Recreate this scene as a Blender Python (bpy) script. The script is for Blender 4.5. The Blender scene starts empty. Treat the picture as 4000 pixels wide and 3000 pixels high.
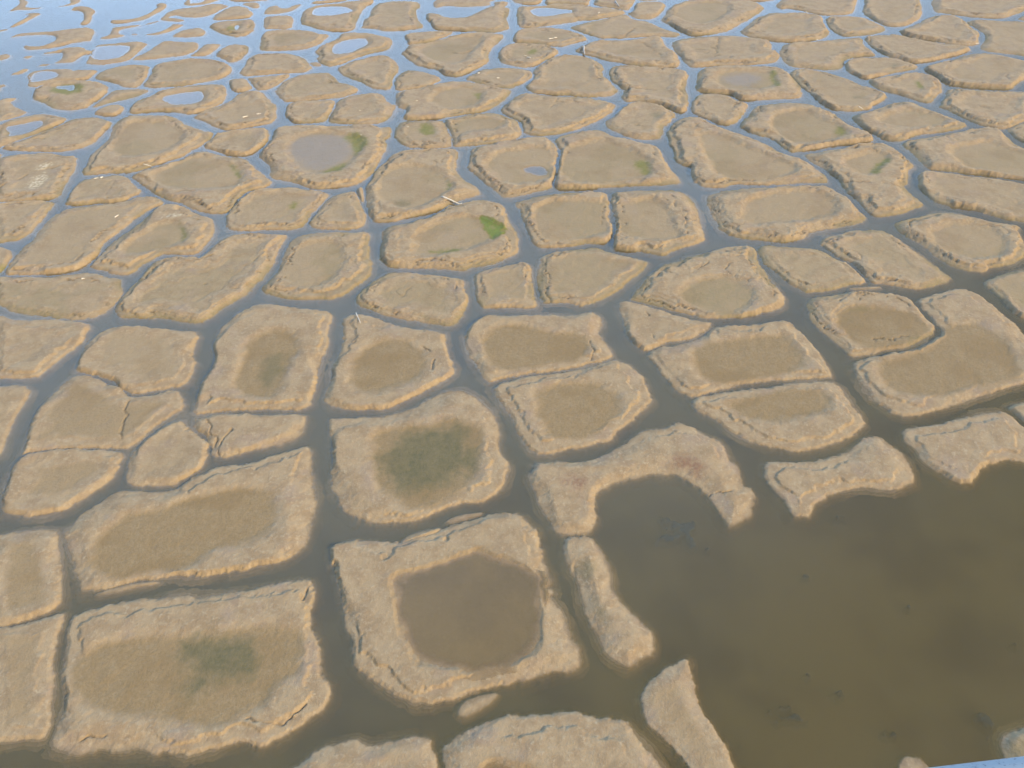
import bpy, math, random
import numpy as np
from mathutils import Vector, Matrix

random.seed(4)
C = bpy.context.scene.collection
S = bpy.context.scene
R = math.radians

# ---------------------------------------------------------------- camera
CAM_H, PITCH, HFOV = 45.0, 43.0, 65.0
cam_d = bpy.data.cameras.new("camera")
cam_d.sensor_fit = 'HORIZONTAL'
cam_d.angle = R(HFOV)
cam_d.clip_start = 0.05
cam_d.clip_end = 8000
cam = bpy.data.objects.new("camera", cam_d)
cam.location = (0, 0, CAM_H)
cam.rotation_euler = (R(90 - PITCH), 0, 0)
C.objects.link(cam)
S.camera = cam

# ---------------------------------------------------------------- light
SUN_AZ, SUN_EL = 122.0, 27.0          # azimuth clockwise from +Y
w = bpy.data.worlds.new("World")
S.world = w
w.use_nodes = True
nt = w.node_tree
sky = nt.nodes.new('ShaderNodeTexSky')
sky.sky_type = 'NISHITA'
sky.sun_disc = False
sky.sun_elevation = R(SUN_EL)
sky.sun_rotation = R(SUN_AZ)
sky.air_density = 1.2
sky.dust_density = 1.0
sky.ozone_density = 1.0
# bright blue patch added to the north-west sky for far water to mirror
def wn(kind, **kw):
    n = nt.nodes.new(kind)
    for k, v in kw.items():
        if k in n.inputs:
            n.inputs[k].default_value = v
        else:
            setattr(n, k, v)
    return n
tcw = wn('ShaderNodeTexCoord')
dotn = wn('ShaderNodeVectorMath', operation='DOT_PRODUCT')
dotn.inputs[1].default_value = Vector((-0.27, 0.88, 0.30)).normalized()
nt.links.new(tcw.outputs['Generated'], dotn.inputs[0])
cn = wn('ShaderNodeTexNoise', Scale=2.2, Detail=4)
nt.links.new(tcw.outputs['Generated'], cn.inputs['Vector'])
m1 = wn('ShaderNodeMapRange', interpolation_type='SMOOTHSTEP')
m1.inputs[1].default_value, m1.inputs[2].default_value = 0.50, 0.98
m1.inputs[3].default_value, m1.inputs[4].default_value = 0.0, 0.95
nt.links.new(dotn.outputs['Value'], m1.inputs[0])
m2 = wn('ShaderNodeMapRange', interpolation_type='SMOOTHSTEP')
m2.inputs[1].default_value, m2.inputs[2].default_value = 0.30, 0.70
m2.inputs[3].default_value, m2.inputs[4].default_value = 0.75, 1.15
nt.links.new(cn.outputs['Fac'], m2.inputs[0])
mm = wn('ShaderNodeMath', operation='MULTIPLY', use_clamp=True)
nt.links.new(m1.outputs[0], mm.inputs[0])
nt.links.new(m2.outputs[0], mm.inputs[1])
cm = wn('ShaderNodeMix', data_type='RGBA')
cm.inputs[7].default_value = (15.5, 25.0, 39.5, 1)
nt.links.new(mm.outputs[0], cm.inputs[0])
nt.links.new(sky.outputs[0], cm.inputs[6])
nt.links.new(cm.outputs[2], nt.nodes['Background'].inputs[0])
nt.nodes['Background'].inputs[1].default_value = 0.09
sd_ = bpy.data.lights.new("sun", 'SUN')
sd_.energy = 4.9
sd_.angle = R(0.6)
sd_.color = (1.0, 0.85, 0.62)
sun = bpy.data.objects.new("sun", sd_)
to_sun = Vector((math.sin(R(SUN_AZ)) * math.cos(R(SUN_EL)), math.cos(R(SUN_AZ)) * math.cos(R(SUN_EL)), math.sin(R(SUN_EL))))
sun.rotation_euler = to_sun.to_track_quat('Z', 'Y').to_euler()
sun.location = to_sun * 300
C.objects.link(sun)
S.view_settings.view_transform = 'Standard'
S.view_settings.look = 'None'
S.view_settings.exposure = 0.35
S.view_settings.gamma = 1.0
S.cycles.max_bounces = 6
S.cycles.diffuse_bounces = 2
S.cycles.glossy_bounces = 2
S.cycles.transparent_max_bounces = 16
S.cycles.filter_width = 1.5
S.cycles.volume_bounces = 0
S.cycles.caustics_reflective = False
S.cycles.caustics_refractive = False

# ---------------------------------------------------------------- photo pixel -> ground
F = 2000 / math.tan(R(HFOV / 2))
CP, SP = math.cos(R(PITCH)), math.sin(R(PITCH))
def ground(p, z=0.0):
    p = np.asarray(p, float)
    x = (p[:, 0] - 2000) / F
    y = -(p[:, 1] - 1500) / F
    dy = CP + y * SP
    dz = -SP + y * CP
    t = (z - CAM_H) / dz
    return np.stack([x * t, dy * t], 1)

TILE = {}
for i in range(4):
    for k, y0 in (('A', 0), ('B', 450), ('C', 1000)):
        TILE[k + str(i)] = (i * 1000, y0, 1000 / 2212)
q_ = 1400 / 2212
TILE.update(D=(0, 1500, q_), E=(1200, 1500, q_), F=(2600, 1500, q_), G=(0, 2200, q_), H=(1200, 2200, q_), I=(2600, 2200, q_))
def parse(s):
    t = None
    o = []
    for k in s.split():
        if ',' in k:
            x, y = map(float, k.split(','))
            o.append((t[0] + x * t[2], t[1] + y * t[2]))
        else:
            t = TILE[k]
    return np.array(o)

# ---------------------------------------------------------------- noise
def _hash(ix, iy, seed):
    n = (ix * 374761393 + iy * 668265263 + seed * 1442695041) & 0xFFFFFFFF
    n = ((n ^ (n >> 13)) * 1274126177) & 0xFFFFFFFF
    n = ((n ^ (n >> 16)) * 2246822519) & 0xFFFFFFFF
    n = n ^ (n >> 15)
    return (n & 0xFFFFFF).astype(np.float64) / 0x7FFFFF - 1.0
def vnoise(x, y, seed):
    xi = np.floor(x).astype(np.int64)
    yi = np.floor(y).astype(np.int64)
    fx = x - xi
    fy = y - yi
    fx = fx * fx * fx * (fx * (fx * 6 - 15) + 10)
    fy = fy * fy * fy * (fy * (fy * 6 - 15) + 10)
    a = _hash(xi, yi, seed)
    b = _hash(xi + 1, yi, seed)
    c = _hash(xi, yi + 1, seed)
    d = _hash(xi + 1, yi + 1, seed)
    return (a * (1 - fx) + b * fx) * (1 - fy) + (c * (1 - fx) + d * fx) * fy
def fbm(x, y, s, seed, octv=3):
    o = np.zeros_like(x)
    amp, tot = 1.0, 0.0
    for k in range(octv):
        c, sn = math.cos(0.6 + k), math.sin(0.6 + k)
        o += amp * vnoise((x * c - y * sn) * s + 17.3 * k, (x * sn + y * c) * s - 9.1 * k, seed + k * 31)
        tot += amp
        amp *= 0.5
        s *= 2.03
    return o / tot
def sstep(a, b, x):
    t = np.clip((x - a) / (b - a), 0, 1)
    return t * t * (3 - 2 * t)
def chaikin(p, r=0.22):
    n = np.roll(p, -1, 0)
    o = np.empty((len(p) * 2, 2))
    o[0::2] = p * (1 - r) + n * r
    o[1::2] = p * r + n * (1 - r)
    return o
def sdist(X, Y, poly):
    """signed distance, positive inside"""
    d2 = np.full(X.shape, 1e18)
    ins = np.zeros(X.shape, bool)
    n = len(poly)
    for i in range(n):
        ax, ay = poly[i]
        bx, by = poly[(i + 1) % n]
        ex, ey = bx - ax, by - ay
        L = ex * ex + ey * ey
        if L < 1e-12:
            continue
        t = np.clip(((X - ax) * ex + (Y - ay) * ey) / L, 0, 1)
        d2 = np.minimum(d2, (X - ax - t * ex) ** 2 + (Y - ay - t * ey) ** 2)
        if ay != by:
            c = (ay > Y) != (by > Y)
            ins ^= c & (X < ex * (Y - ay) / ey + ax)
    d = np.sqrt(d2)
    return np.where(ins, d, -d)
def ldist(X, Y, line):
    d2 = np.full(X.shape, 1e18)
    for i in range(len(line) - 1):
        ax, ay = line[i]
        bx, by = line[i + 1]
        ex, ey = bx - ax, by - ay
        L = ex * ex + ey * ey + 1e-12
        t = np.clip(((X - ax) * ex + (Y - ay) * ey) / L, 0, 1)
        d2 = np.minimum(d2, (X - ax - t * ex) ** 2 + (Y - ay - t * ey) ** 2)
    return np.sqrt(d2)

# ---------------------------------------------------------------- materials
def new_mat(name):
    m = bpy.data.materials.new(name)
    m.use_nodes = True
    t = m.node_tree
    t.nodes.clear()
    out = t.nodes.new('ShaderNodeOutputMaterial')
    return m, t, out
def N(t, kind, **kw):
    n = t.nodes.new(kind)
    for k, v in kw.items():
        if k in n.inputs:
            n.inputs[k].default_value = v
        else:
            setattr(n, k, v)
    return n
def noise_node(t, vec, scale, detail=4, rough=0.55):
    n = N(t, 'ShaderNodeTexNoise', Scale=scale, Detail=detail, Roughness=rough)
    t.links.new(vec, n.inputs['Vector'])
    return n.outputs['Fac']
def ramp(t, val, a, b, va=0.0, vb=1.0):
    n = N(t, 'ShaderNodeMapRange')
    n.interpolation_type = 'SMOOTHSTEP'
    n.inputs[1].default_value, n.inputs[2].default_value = a, b
    n.inputs[3].default_value, n.inputs[4].default_value = va, vb
    t.links.new(val, n.inputs[0])
    return n.outputs[0]
def mix(t, fac, a, b, blend='MIX'):
    n = N(t, 'ShaderNodeMix')
    n.data_type = 'RGBA'
    n.blend_type = blend
    for s, v in ((n.inputs[0], fac), (n.inputs[6], a), (n.inputs[7], b)):
        if hasattr(v, 'is_linked'):
            t.links.new(v, s)
        elif isinstance(v, (int, float)):
            s.default_value = v
        else:
            s.default_value = (*v, 1)
    return n.outputs[2]
def mul(t, a, b, op='MULTIPLY'):
    n = N(t, 'ShaderNodeMath')
    n.operation = op
    for s, v in ((n.inputs[0], a), (n.inputs[1], b)):
        if hasattr(v, 'is_linked'):
            t.links.new(v, s)
        else:
            s.default_value = v
    return n.outputs[0]

RIM = (0.365, 0.263, 0.150)
RIM2 = (0.298, 0.206, 0.113)
RIM3 = (0.415, 0.318, 0.200)
BANK = (0.320, 0.226, 0.118)
FLOOR = (0.310, 0.222, 0.118)
FLOOR2 = (0.345, 0.258, 0.148)
OCHRE = (0.238, 0.156, 0.068)

def mud_material():
    m, t, out = new_mat("marsh_mud")
    L = t.links
    pos = N(t, 'ShaderNodeNewGeometry')
    P = pos.outputs['Position']
    a = N(t, 'ShaderNodeAttribute', attribute_name="paint_a")
    b = N(t, 'ShaderNodeAttribute', attribute_name="paint_b")
    sa = N(t, 'ShaderNodeSeparateColor')
    sb = N(t, 'ShaderNodeSeparateColor')
    L.new(a.outputs['Color'], sa.inputs[0])
    L.new(b.outputs['Color'], sb.inputs[0])
    floor_, green, moss = sa.outputs
    red, pale, wet = sb.outputs
    n_big = noise_node(t, P, 0.22, 3)
    n_mid = noise_node(t, P, 0.9, 5, 0.6)
    n_fine = noise_node(t, P, 3.4, 5, 0.65)
    n_grit = noise_node(t, P, 11.0, 3, 0.7)
    col = mix(t, ramp(t, n_mid, 0.40, 0.62), RIM, RIM2)
    col = mix(t, ramp(t, noise_node(t, P, 0.35, 4, 0.6), 0.52, 0.70, 0.0, 0.55), col, (0.305, 0.222, 0.160))
    col = mix(t, ramp(t, n_fine, 0.5, 0.72), col, RIM3)
    flo = mix(t, ramp(t, n_mid, 0.40, 0.65), FLOOR, FLOOR2)
    flo = mix(t, ramp(t, n_big, 0.48, 0.62, 0.0, 0.7), flo, OCHRE)
    oi = N(t, 'ShaderNodeAttribute', attribute_name="paint_c")
    sc = N(t, 'ShaderNodeSeparateColor')
    L.new(oi.outputs['Color'], sc.inputs[0])
    flo = mix(t, mul(t, sc.outputs[0], ramp(t, n_fine, 0.3, 0.7, 0.55, 1.0)), flo, OCHRE)
    flo = mix(t, mul(t, ramp(t, noise_node(t, P, 5.5, 4, 0.7), 0.46, 0.62, 0.0, 0.45), ramp(t, sc.outputs[0], 0.0, 0.6, 0.35, 1.0)), flo, (0.212, 0.145, 0.064))
    col = mix(t, floor_, col, flo)
    col = mix(t, mul(t, sc.outputs[1], ramp(t, n_fine, 0.25, 0.75, 1.0, 0.55)), col, BANK)
    col = mix(t, mul(t, sc.outputs[2], ramp(t, n_fine, 0.3, 0.65, 0.2, 0.85)), col, (0.150, 0.130, 0.040))
    col = mix(t, mul(t, b.outputs['Alpha'], 0.8), col, (0.235, 0.180, 0.125))
    col = mix(t, mul(t, red, ramp(t, n_fine, 0.35, 0.6, 0.15, 0.9)), col, (0.215, 0.105, 0.060))
    col = mix(t, mul(t, pale, ramp(t, n_fine, 0.42, 0.58, 0.0, 0.9)), col, (0.62, 0.52, 0.36))
    gcol = mix(t, ramp(t, green, 0.55, 0.95), (0.205, 0.176, 0.042), (0.150, 0.195, 0.025))
    gcol = mix(t, ramp(t, n_fine, 0.4, 0.65, 0.0, 0.45), gcol, (0.12, 0.135, 0.02))
    col = mix(t, mul(t, ramp(t, green, 0.05, 0.6), ramp(t, n_mid, 0.3, 0.5, 0.6, 1.0)), col, gcol)
    col = mix(t, mul(t, mul(t, moss, ramp(t, n_mid, 0.32, 0.6, 1.0, 0.80)), ramp(t, n_fine, 0.36, 0.62, 1.0, 0.82)), col, mix(t, n_fine, (0.085, 0.078, 0.032), (0.135, 0.125, 0.060)))
    col = mix(t, wet, col, (0.105, 0.075, 0.040))
    # small dark specks and stains
    col = mix(t, ramp(t, noise_node(t, P, 1.7, 6, 0.7), 0.60, 0.74, 0.0, 0.42), col, (0.16, 0.110, 0.070))
    col = mix(t, ramp(t, n_grit, 0.3, 0.7, 0.0, 0.13), col, (0.13, 0.10, 0.06))
    bs = N(t, 'ShaderNodeBsdfPrincipled')
    L.new(ramp(t, b.outputs['Alpha'], 0.1, 0.9, 0.9, 0.62), bs.inputs['Roughness'])
    L.new(ramp(t, b.outputs['Alpha'], 0.1, 0.9, 0.2, 0.24), bs.inputs['Specular IOR Level'])
    L.new(col, bs.inputs['Base Color'])
    h = mul(t, mul(t, n_fine, 0.10), mul(t, mul(t, n_grit, 0.06), mul(t, n_mid, 0.12), 'ADD'), 'ADD')
    bp = N(t, 'ShaderNodeBump', Strength=0.55, Distance=1.0)
    L.new(h, bp.inputs['Height'])
    L.new(bp.outputs[0], bs.inputs['Normal'])
    L.new(bs.outputs[0], out.inputs[0])
    return m

def water_material(name, murk, clear, tint, rip=0.02, lagoon=None, gloss=True, depth=False):
    m, t, out = new_mat(name)
    L = t.links
    P = N(t, 'ShaderNodeNewGeometry').outputs['Position']
    nb = noise_node(t, P, 0.13, 6, 0.62)
    col = mix(t, ramp(t, noise_node(t, P, 0.5, 3), 0.35, 0.7, 0, 0.35), murk, tuple(c * 1.14 for c in murk))
    if lagoon is not None:                     # browner silt stirred up over the open lagoon
        dn = N(t, 'ShaderNodeVectorMath', operation='DISTANCE')
        dn.inputs[1].default_value = (lagoon[0], lagoon[1], 0)
        L.new(P, dn.inputs[0])
        dv = mul(t, dn.outputs['Value'], mul(t, noise_node(t, P, 0.13, 3), 12.0), 'ADD')
        # silt clouds drifting in the water
        col = mix(t, ramp(t, dv, 15.0, 27.0, 0.85, 0.0), col, (0.168, 0.135, 0.056))
    col = mix(t, ramp(t, nb, 0.42, 0.66, 0.0, 0.34), col, (0.060, 0.048, 0.024))
    df = N(t, 'ShaderNodeBsdfDiffuse')
    L.new(col, df.inputs[0])
    tr = N(t, 'ShaderNodeBsdfTransparent')
    tr.inputs[0].default_value = (*tint, 1)
    body = N(t, 'ShaderNodeMixShader')
    body.inputs[0].default_value = clear
    L.new(df.outputs[0], body.inputs[1])
    L.new(tr.outputs[0], body.inputs[2])
    if depth:                                  # shallow margins are clear
        da = N(t, 'ShaderNodeAttribute', attribute_name="depth")
        L.new(ramp(t, da.outputs['Fac'], 0.0, 1.0, 0.92, clear), body.inputs[0])
    if not gloss:
        L.new(body.outputs[0], out.inputs[0])
        return m
    gl = N(t, 'ShaderNodeBsdfGlossy')
    gl.inputs['Roughness'].default_value = 0.06
    gl.inputs[0].default_value = (1, 1, 1, 1)
    bp = N(t, 'ShaderNodeBump', Strength=0.25, Distance=rip)
    L.new(noise_node(t, P, 1.6, 4, 0.6), bp.inputs['Height'])
    fr = N(t, 'ShaderNodeFresnel', IOR=1.33)
    L.new(bp.outputs[0], gl.inputs['Normal'])
    L.new(bp.outputs[0], fr.inputs['Normal'])
    mx = N(t, 'ShaderNodeMixShader')
    bk = N(t, 'ShaderNodeNewGeometry')         # light coming up from below is not mirrored
    L.new(mul(t, fr.outputs[0], mul(t, 1.0, bk.outputs['Backfacing'], 'SUBTRACT')), mx.inputs[0])
    L.new(body.outputs[0], mx.inputs[1])
    L.new(gl.outputs[0], mx.inputs[2])
    L.new(mx.outputs[0], out.inputs[0])
    return m

MUD = mud_material()
WATER = water_material("creek_water", (0.158, 0.131, 0.054), 0.80, (0.97, 0.94, 0.86), lagoon=ground([(3300, 2450)])[0])
POND = water_material("pond_water", (0.115, 0.100, 0.078), 0.55, (0.97, 0.93, 0.85), 0.01, depth=True)
BROWN = water_material("brown_pond_water", (0.190, 0.126, 0.042), 0.35, (0.97, 0.92, 0.82), 0.01, depth=True)

# ---------------------------------------------------------------- mesh helper
def mesh_obj(name, V, Fq, mat, parent=None, loc=(0, 0, 0), attrs=None, normals=None):
    me = bpy.data.meshes.new(name)
    V = np.ascontiguousarray(V, np.float32)
    me.vertices.add(len(V))
    me.vertices.foreach_set('co', V.ravel())
    k = Fq.shape[1]
    me.loops.add(Fq.size)
    me.loops.foreach_set('vertex_index', np.ascontiguousarray(Fq.ravel(), np.int32))
    me.polygons.add(len(Fq))
    me.polygons.foreach_set('loop_start', np.arange(0, Fq.size, k, dtype=np.int32))
    me.update(calc_edges=True)
    me.polygons.foreach_set('use_smooth', np.ones(len(Fq), bool))
    if attrs:
        for an, arr in attrs.items():
            at = me.attributes.new(an, 'FLOAT_COLOR', 'POINT')
            at.data.foreach_set('color', np.ascontiguousarray(arr, np.float32).ravel())
    if normals is not None:
        me.normals_split_custom_set_from_vertices([tuple(n) for n in normals])
    me.materials.append(mat)
    o = bpy.data.objects.new(name, me)
    o.location = loc
    C.objects.link(o)
    if parent:
        o.parent = parent
    return o
def sub(V, Fq, sel, attrs, normals):
    f = Fq[sel]
    u, inv = np.unique(f.ravel(), return_inverse=True)
    return V[u], inv.reshape(f.shape), {k: a[u] for k, a in attrs.items()}, normals[u]

# ---------------------------------------------------------------- setting
def sheet(name, z, mat, size):
    n = 100
    g = np.linspace(-size, size, n + 1)
    X, Y = np.meshgrid(g, g)
    V = np.stack([X.ravel(), Y.ravel() + 60, np.full(X.size, z)], 1)
    I = np.arange((n + 1) * (n + 1)).reshape(n + 1, n + 1)
    Fq = np.stack([I[:-1, :-1], I[:-1, 1:], I[1:, 1:], I[1:, :-1]], -1).reshape(-1, 4)
    o = mesh_obj(name, V, Fq, mat)
    o['kind'] = 'structure'
    return o
def bed_material():
    m, t, out = new_mat("silt_bed")
    P = N(t, 'ShaderNodeNewGeometry').outputs['Position']
    n1 = noise_node(t, P, 0.12, 5, 0.6)
    n2 = noise_node(t, P, 0.6, 5, 0.65)
    col = mix(t, ramp(t, n1, 0.35, 0.65), (0.23, 0.158, 0.066), (0.15, 0.110, 0.048))
    col = mix(t, ramp(t, n2, 0.56, 0.75, 0, 0.75), col, (0.07, 0.055, 0.026))
    b = N(t, 'ShaderNodeBsdfPrincipled', Roughness=0.95)
    t.links.new(col, b.inputs['Base Color'])
    t.links.new(b.outputs[0], out.inputs[0])
    return m
sheet("seabed", -0.62, bed_material(), 3000)
SILT = water_material("silty_water", (0.142, 0.119, 0.050), 0.72, (0.97, 0.94, 0.86), lagoon=ground([(3300, 2450)])[0], gloss=False)
for zz in (-0.04, -0.10, -0.19, -0.31):       # turbid water: the deeper, the murkier
    sheet("silt_water", zz, SILT, 1200)
sheet("water", 0.0, WATER, 3000)

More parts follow.
